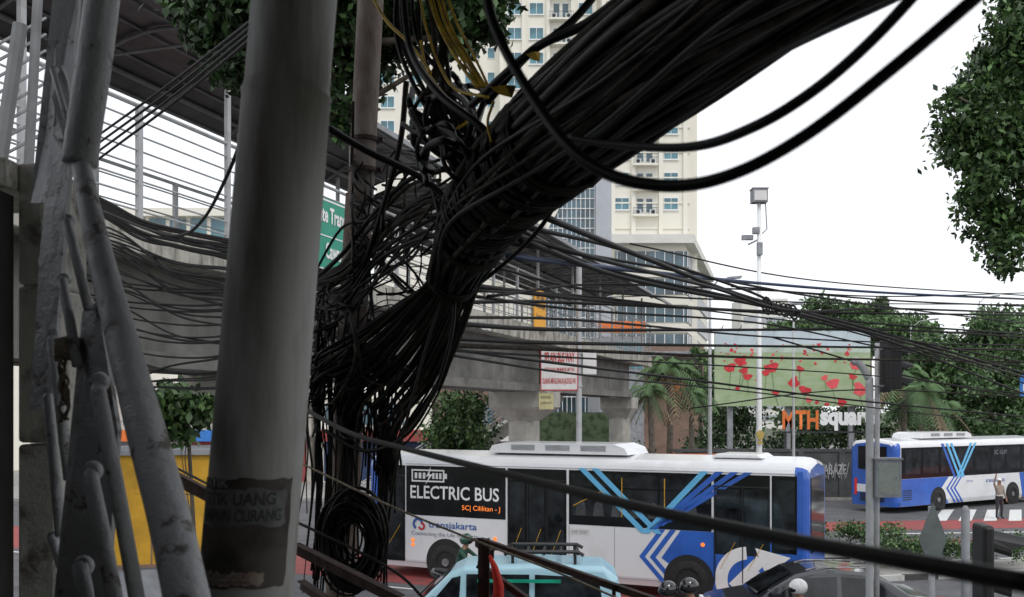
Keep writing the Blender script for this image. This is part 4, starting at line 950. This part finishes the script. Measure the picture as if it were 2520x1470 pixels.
cab([(1190,-60,1.3),(1215,60,1.25),(1280,190,1.2),(1390,350,1.1),(1500,430,1.05),(1650,458,1.0),(1800,430,.95),(1980,335,.92),(2200,165,.9),(2500,-90,.88)],.0068,black,TL)
cab([(1400,340,1.5),(1520,357,1.4),(1700,362,1.25),(1850,315,1.15),(2000,225,1.1),(2150,95,1.05),(2320,-90,1.0)],.0062,black,TL)
cab([(745,1005,3.0),(860,1065,2.5),(1000,1105,2.1),(1300,1180,1.45),(1600,1255,1.05),(1900,1320,.8),(2200,1375,.62),(2560,1440,.5)],.0062,black,'heavy black cable running close overhead past landing')
cab([(990,-40,3),(1010,120,2.9),(1080,230,2.7),(1200,330,2.6),(1290,480,2.7)],.011,black,TL)
cab([(1560,-30,2.4),(1440,60,2.5),(1310,125,2.6),(1200,250,2.8)],.012,black,TL)
cab([(1480,-30,2.6),(1400,60,2.6),(1280,150,2.6),(1160,260,2.8)],.011,black,TL)
W_=[([(1330,530,4.2),(1600,640,6),(1850,735,8),(2140,810,10.5),(2560,930,14)],.018,black),
([(1240,545,4.2),(1500,665,6),(1880,750,8),(2160,830,10),(2560,985,13)],.014,black),
([(1280,590,4.2),(1560,690,6),(1930,765,8.2),(2200,835,10),(2560,940,14)],.016,black),
([(1200,560,4.2),(1480,640,5),(1760,710,7),(1950,765,8),(2200,760,10),(2560,772,14)],.014,black),
([(1250,630,4.2),(1550,665,6),(1900,700,9),(2200,722,11),(2560,738,14)],.017,bluec),
([(1130,700,4.1),(1500,742,6),(1850,765,9),(2200,772,11),(2560,776,14)],.015,black),
([(1060,745,4.1),(1400,745,6),(1850,768,9),(2200,800,11),(2560,825,14)],.014,black),
([(1030,790,4.1),(1400,812,6),(1850,812,9),(2200,812,11),(2560,832,14)],.016,black),
([(1050,830,4.1),(1400,845,6),(1850,852,9),(2200,856,11),(2560,862,14)],.015,black),
([(1060,848,4.1),(1400,862,6),(1850,880,9),(2200,886,11),(2560,892,14)],.015,black3),
([(1060,850,4.1),(1300,885,6),(1700,935,9),(2100,985,11),(2560,1030,14)],.013,black),
([(1200,730,4.1),(1500,700,6),(1900,716,9),(2200,730,11),(2560,720,14)],.009,black2),
([(1200,560,4.2),(1450,650,6),(1700,690,9),(2000,790,11),(2400,900,14),(2560,960,15)],.012,black),
([(1300,560,4.2),(1550,620,6),(1850,720,8),(2000,790,9.5),(2300,850,11),(2560,900,13)],.013,black2),
([(1150,640,4.2),(1500,720,6),(1900,742,9),(2200,748,12),(2560,750,16)],.009,black),
([(1080,870,4.1),(1450,925,6),(1850,965,9),(2200,1010,11),(2560,1050,14)],.008,black),
([(1070,780,4.1),(1450,790,6),(1900,830,9),(2250,845,12),(2560,850,15)],.010,black),
([(1100,720,4.1),(1450,765,6),(1900,800,9),(2250,870,12),(2560,905,15)],.010,black2),
([(1260,600,4.2),(1600,655,6.5),(2000,730,10),(2300,770,13),(2560,800,16)],.012,black),
([(1060,860,4.1),(1400,880,6),(1850,905,9),(2200,930,11),(2560,975,14)],.008,black2),
([(1150,715,4.1),(1500,735,6),(1950,790,9),(2250,815,12),(2560,818,15)],.008,black),
([(1800,705,20),(2200,740,22),(2560,755,24)],.024,black2),([(1900,830,20),(2250,930,22),(2560,985,24)],.022,black2),
([(1700,1005,24),(2100,960,26),(2560,980,28)],.022,black2),([(1550,600,30),(2000,690,36),(2560,730,44)],.03,black2),
([(740,1140,3.4),(960,1245,3.2),(1180,1335,3.1),(1350,1400,3),(1560,1490,3)],.0045,ropem),
([(430,1150,5),(560,1215,4.5),(740,1290,4),(960,1400,3.8),(1050,1480,3.7)],.0068,black2)]
for p,r_,m in W_: cab(p,r_*.85 if r_>.0046 else r_*.8,m,{bluec:'long blue sheathed cable across the road',black3:'long dusty cable across the road',ropem:'thin pale rope stretched downward'}.get(m,'long black cable strung across the road'))
e=thing('cable_clamp',S(1925,762,8.1),0,'wire loops binding several overhead cables together','cable clamp'); b=MB()
for k in range(9): 
    cx=U(-.15,.15); r_=U(.03,.08); b.tube([(cx+r_*.5*math.cos(a*.524),r_*.5*math.sin(a*.524),-cx*.25+r_*math.sin(a*.524)) for a in range(13)],.007,5)
b.obj('wire_loop',black,e,smooth=True)
for k in range(4): cab([(240-6*k,335+24*k,7),(420,205+18*k,5.5),(640,35+14*k,4)],.008,black,'black cable stretched up toward the pole')
cab([(610,300,3.6),(560,430,4),(500,540,4.6),(440,580,5.2),(350,560,6),(255,520,7)],.008,black)
for k in range(9):
    cab([(120,440+4*k,9),(245,488+5*k,8),(350,540+6*k+U(-6,6),7.4),(460,575+5*k+U(-6,6),6.8),(600,600+6*k,6),(800,670+5*k,4.6)],.012,random.choice([black,black,black2]),'cable lying along the footbridge edge')
for k in range(32):
    v0=U(560,960); v1=U(680,900)+ (v0-700)*.2; sag=U(10,50)
    cab([(60,v0-U(30,80),9.6),(U(240,300),v0,U(8,8.6)),(420,(v0*2+v1)/3+sag,7),(560,(v0+v1)/2+sag*1.1,6),(720,v1+10,5),(850,v1-U(0,40),4.4)],U(.006,.009),random.choice([black,black,black2]),'slack black cable running to the tangled pole')
FM=[black,black,black2,black2,black3]
def fanpts():
    q=R(); u0=1050+q*125+U(-12,12)
    e0=756+q*240+U(-12,12); ve=865+q*220+U(-25,25)
    st=(1110+q*120,575,3.5); nk=(u0,692,3.88)
    def mix(t,du,dv,d): return (u0+(e0-u0)*t+du,692+(ve-692)*t+dv,d)
    bl=U(4,26)
    tail=(e0-U(5,40)*(1-q)-U(0,18),ve+U(20,60)+q*U(20,120),4.22) if R()<.6+.3*q else (e0-U(15,50),ve-U(10,60),4.25)
    return [st,nk,mix(.3,bl*.8,bl*.4,3.98),mix(.65,bl,bl*.7,4.08),(e0,ve,4.15+U(-.1,.1)),tail]
for k in range(64): cab(fanpts(),U(.0048,.0092),random.choice(FM),'cable fanning down from the big bundle','cables below the bundle',7)
cab([(1120,700,3.9),(1112,820,3.85),(1070,960,3.85),(1000,1070,3.9),(900,1110,4.0),(800,1060,4.1)],.008,black)
cab([(1100,700,3.9),(1050,850,3.85),(1010,1000,3.85),(985,1100,3.9),(960,1250,4.0),(945,1420,4.1)],.006,black2)
cab([(1400,440,3.3),(1330,560,3.4),(1240,650,3.7),(1130,730,4.0),(980,800,4.2)],.008,black2)
cab([(800,310,3.4),(900,370,3.5),(1040,440,3.6),(1130,520,3.6)],.013,black)
cab([(1000,200,3.6),(985,350,3.7),(940,520,3.9),(880,700,4.1)],.011,black2)
cab([(940,570,3.9),(950,480,3.9),(985,420,3.8),(1050,430,3.7),(1090,560,3.6)],.01,black)
for k in range(16):
    v=U(440,640); cab([(1120+U(-40,40),v-U(20,90),3.6),(1010,v+U(-30,20),3.8),(920,v+U(40,100),4.0),(840,v+U(110,180),4.15),(760,max(700,v+U(120,220)),4.4)],U(.005,.010),random.choice(FM),'cable running from the bundle round the rusty pole','tangled cables at the pole',7)
def hangpts():
    u=U(745,965); v0=U(700,900); v1=U(1250,1500)
    return [(u+U(-20,50),v0,4.3),(u+U(-15,15),v0+150,4.25),(u+U(-14,14),(v0+v1)/2+60,4.2),(u+U(-10,10)-10,v1,4.2)]
for k in range(34): cab(hangpts(),U(.003,.006),random.choice([black,black,black2]),'thin cable hanging straight down by the pole','cables hanging at the pole',6)
def tangpts(cs=((915,480),(900,600),(880,700),(950,650),(870,800),(985,580),(850,900),(930,430))):
    cu,cv=random.choice(cs); n=random.randint(4,5); pts=[]; u,v=cu+U(-40,50),cv+U(-60,60)
    an=U(0,6.28); tn=U(-.9,.9)
    for j in range(n):
        pts.append((min(1080,max(868 if v<700 else 735,u)),v,4.2+U(-.22,.2))); an+=tn+U(-.4,.4); L=U(40,95); u+=math.cos(an)*L*.8; v+=math.sin(an)*L
    return pts
for k in range(46): cab(tangpts(),U(.0035,.0075),random.choice(FM),'short tangled cable looped around the pole','tangled cables at the pole',7)
b=MB(); o0=S(880,800,4.2)
for k in range(60): b.tube([S(*p)-o0 for p in cr([Vector(p) for p in tangpts(((890,600),(880,720),(860,820),(850,900),(840,980),(940,640),(900,880)))],6)],U(.002,.005),5,random.choice([0,0,1]))
for k in range(30): b.tube([S(*p)-o0 for p in cr([Vector(p) for p in fanpts()],6)],U(.003,.006),5,random.choice([0,0,0,1]))
for k in range(24): b.tube([S(*p)-o0 for p in cr([Vector(p) for p in hangpts()],6)],U(.002,.004),5,0)
ob=b.obj('wire_tangle',[black,black2],smooth=True); ob.location=o0; T(ob,'dense mass of fine black wires clinging round the rusty pole','wires',kind='stuff')
for k in range(20):
    cu,cv=1085+U(-45,60),310+U(-90,110); r1,r2=U(30,75),U(35,95); a0=U(0,6); sp=U(2.2,4.6); d0=U(2.8,3.3); til=U(-.6,.6)
    pts=[(cu+r1*math.cos(a0+sp*j/7),cv+r2*math.sin(a0+sp*j/7+til),d0+.1*math.sin(j)) for j in range(8)]
    pts+= [(1180+U(-30,40),420+U(-30,60),3.1),(1170,560,3.4)]
    cab(pts,U(.007,.012),random.choice([black,black,black2,black3]),'stiff cable looped above the bundle','looped cables above the bundle',6)
for k in range(10):
    u0=960+U(0,110); cab([(u0,-40,3.3),(u0+U(0,50),100,3.2),(1060+U(-30,60),240,3.1),(1130+U(-40,60),380,3.1),(1180,500,3.2)],U(.006,.010),random.choice([black,black2,black3]),'dark cable dropping onto the bundle','looped cables above the bundle')
YL='frayed yellow cable dropping onto the bundle'
for k in range(5): cab([(1045+11*k,-40,3.0),(1075+12*k+U(-5,5),60,3.0),(1125+10*k,140+U(-8,8),2.9),(1175+7*k,215,2.8)],U(.0035,.0055),yel,YL,'yellow cables')
cab([(905,-30,3.2),(950,50,3.1),(1010,110,3.0),(1060,180,2.9)],.005,yel,YL,'yellow cables'); cab([(1035,100,3.0),(1050,170,3.0),(1090,230,2.9),(1150,290,2.9),(1120,320,2.9)],.0045,yel,YL,'yellow cables')
cab([(1030,-20,3),(1055,90,3),(1110,210,2.9),(1200,240,2.7)],.0045,yel,YL,'yellow cables'); cab([(1215,250,2.5),(1200,300,2.5),(1210,350,2.5)],.004,yel,YL,'yellow cables')
for (u,v,w,h) in [(1238,226,34,20),(1312,142,20,16)]:
    e=thing('plastic_tag',S(u,v,2.35),.3,'bent yellow plastic tag strapped to the bundle','tag'); b=MB(); q=2.35/2450
    b.add([(-w*q,0,h*q*.4),(-w*q*.3,-.01,-h*q*.6),(w*q*.5,-.02,-h*q),(w*q,0,h*q*.9),(0,-.015,h*q*.6)],[(0,1,4),(1,2,4),(2,3,4)]); b.obj('strip',yel,e)
e=thing('cable_coil',S(872,1335,4.0),0,'large coil of black cable hung on the pole','cable coil'); b=MB()
for k in range(60):
    f=U(.45,1.0); rx=.125*f; rz=.20*f; cx=U(-.025,.025); cz=U(-.03,.03); y=U(-.07,.07); sk=U(-.2,.2)
    b.tube([(cx+rx*math.cos(a*.2094)+sk*rz*.3*math.sin(a*.2094),y+.02*math.cos(a*.42),cz+rz*math.sin(a*.2094)) for a in range(31)],U(.004,.0065),6,random.choice([0,0,0,1]))
b.obj('cable_loop',[black,black2],e,smooth=True)

# ---------------- light, world, camera
w=bpy.data.worlds.new('World'); scene.world=w; w.use_nodes=True; nt=w.node_tree; nt.nodes.clear()
out=nt.nodes.new('ShaderNodeOutputWorld'); add=nt.nodes.new('ShaderNodeAddShader'); b1=nt.nodes.new('ShaderNodeBackground'); b2=nt.nodes.new('ShaderNodeBackground')
sky=nt.nodes.new('ShaderNodeTexSky'); sky.sky_type='NISHITA'; sky.sun_disc=False; sky.sun_elevation=math.radians(55); sky.sun_rotation=math.radians(160)
hs=nt.nodes.new('ShaderNodeHueSaturation'); hs.inputs['Saturation'].default_value=.3
nt.links.new(sky.outputs[0],hs.inputs['Color']); nt.links.new(hs.outputs[0],b1.inputs[0]); b1.inputs[1].default_value=.06
tc=nt.nodes.new('ShaderNodeTexCoord'); nz=nt.nodes.new('ShaderNodeTexNoise'); nz.inputs['Scale'].default_value=1.6; nz.inputs['Detail'].default_value=4
cr_=nt.nodes.new('ShaderNodeValToRGB'); cr_.color_ramp.elements[0].color=(.84,.87,.93,1); cr_.color_ramp.elements[1].color=(.97,.98,1,1); cr_.color_ramp.elements[0].position=.3; cr_.color_ramp.elements[1].position=.65
nt.links.new(tc.outputs['Generated'],nz.inputs['Vector']); nt.links.new(nz.outputs['Fac'],cr_.inputs[0]); nt.links.new(cr_.outputs[0],b2.inputs[0]); b2.inputs[1].default_value=.9
nt.links.new(b1.outputs[0],add.inputs[0]); nt.links.new(b2.outputs[0],add.inputs[1]); nt.links.new(add.outputs[0],out.inputs[0])
L=bpy.data.lights.new('sun','SUN'); L.energy=1.0; L.angle=math.radians(20); L.color=(1,.97,.93); lo=bpy.data.objects.new('sun',L); COL.objects.link(lo)
lo.rotation_euler=(math.radians(35),0,math.radians(20))
cam=bpy.data.cameras.new('camera'); co=bpy.data.objects.new('camera',cam); COL.objects.link(co); co.location=(0,0,EYE); co.rotation_euler=(math.radians(90),0,0)
cam.sensor_width=36; cam.lens=35; cam.shift_y=277/2520; cam.clip_start=.02; cam.clip_end=5000
cam.dof.use_dof=True; cam.dof.focus_distance=11; cam.dof.aperture_fstop=9
scene.camera=co
scene.view_settings.view_transform='Standard'; scene.view_settings.look='None'; scene.view_settings.exposure=0
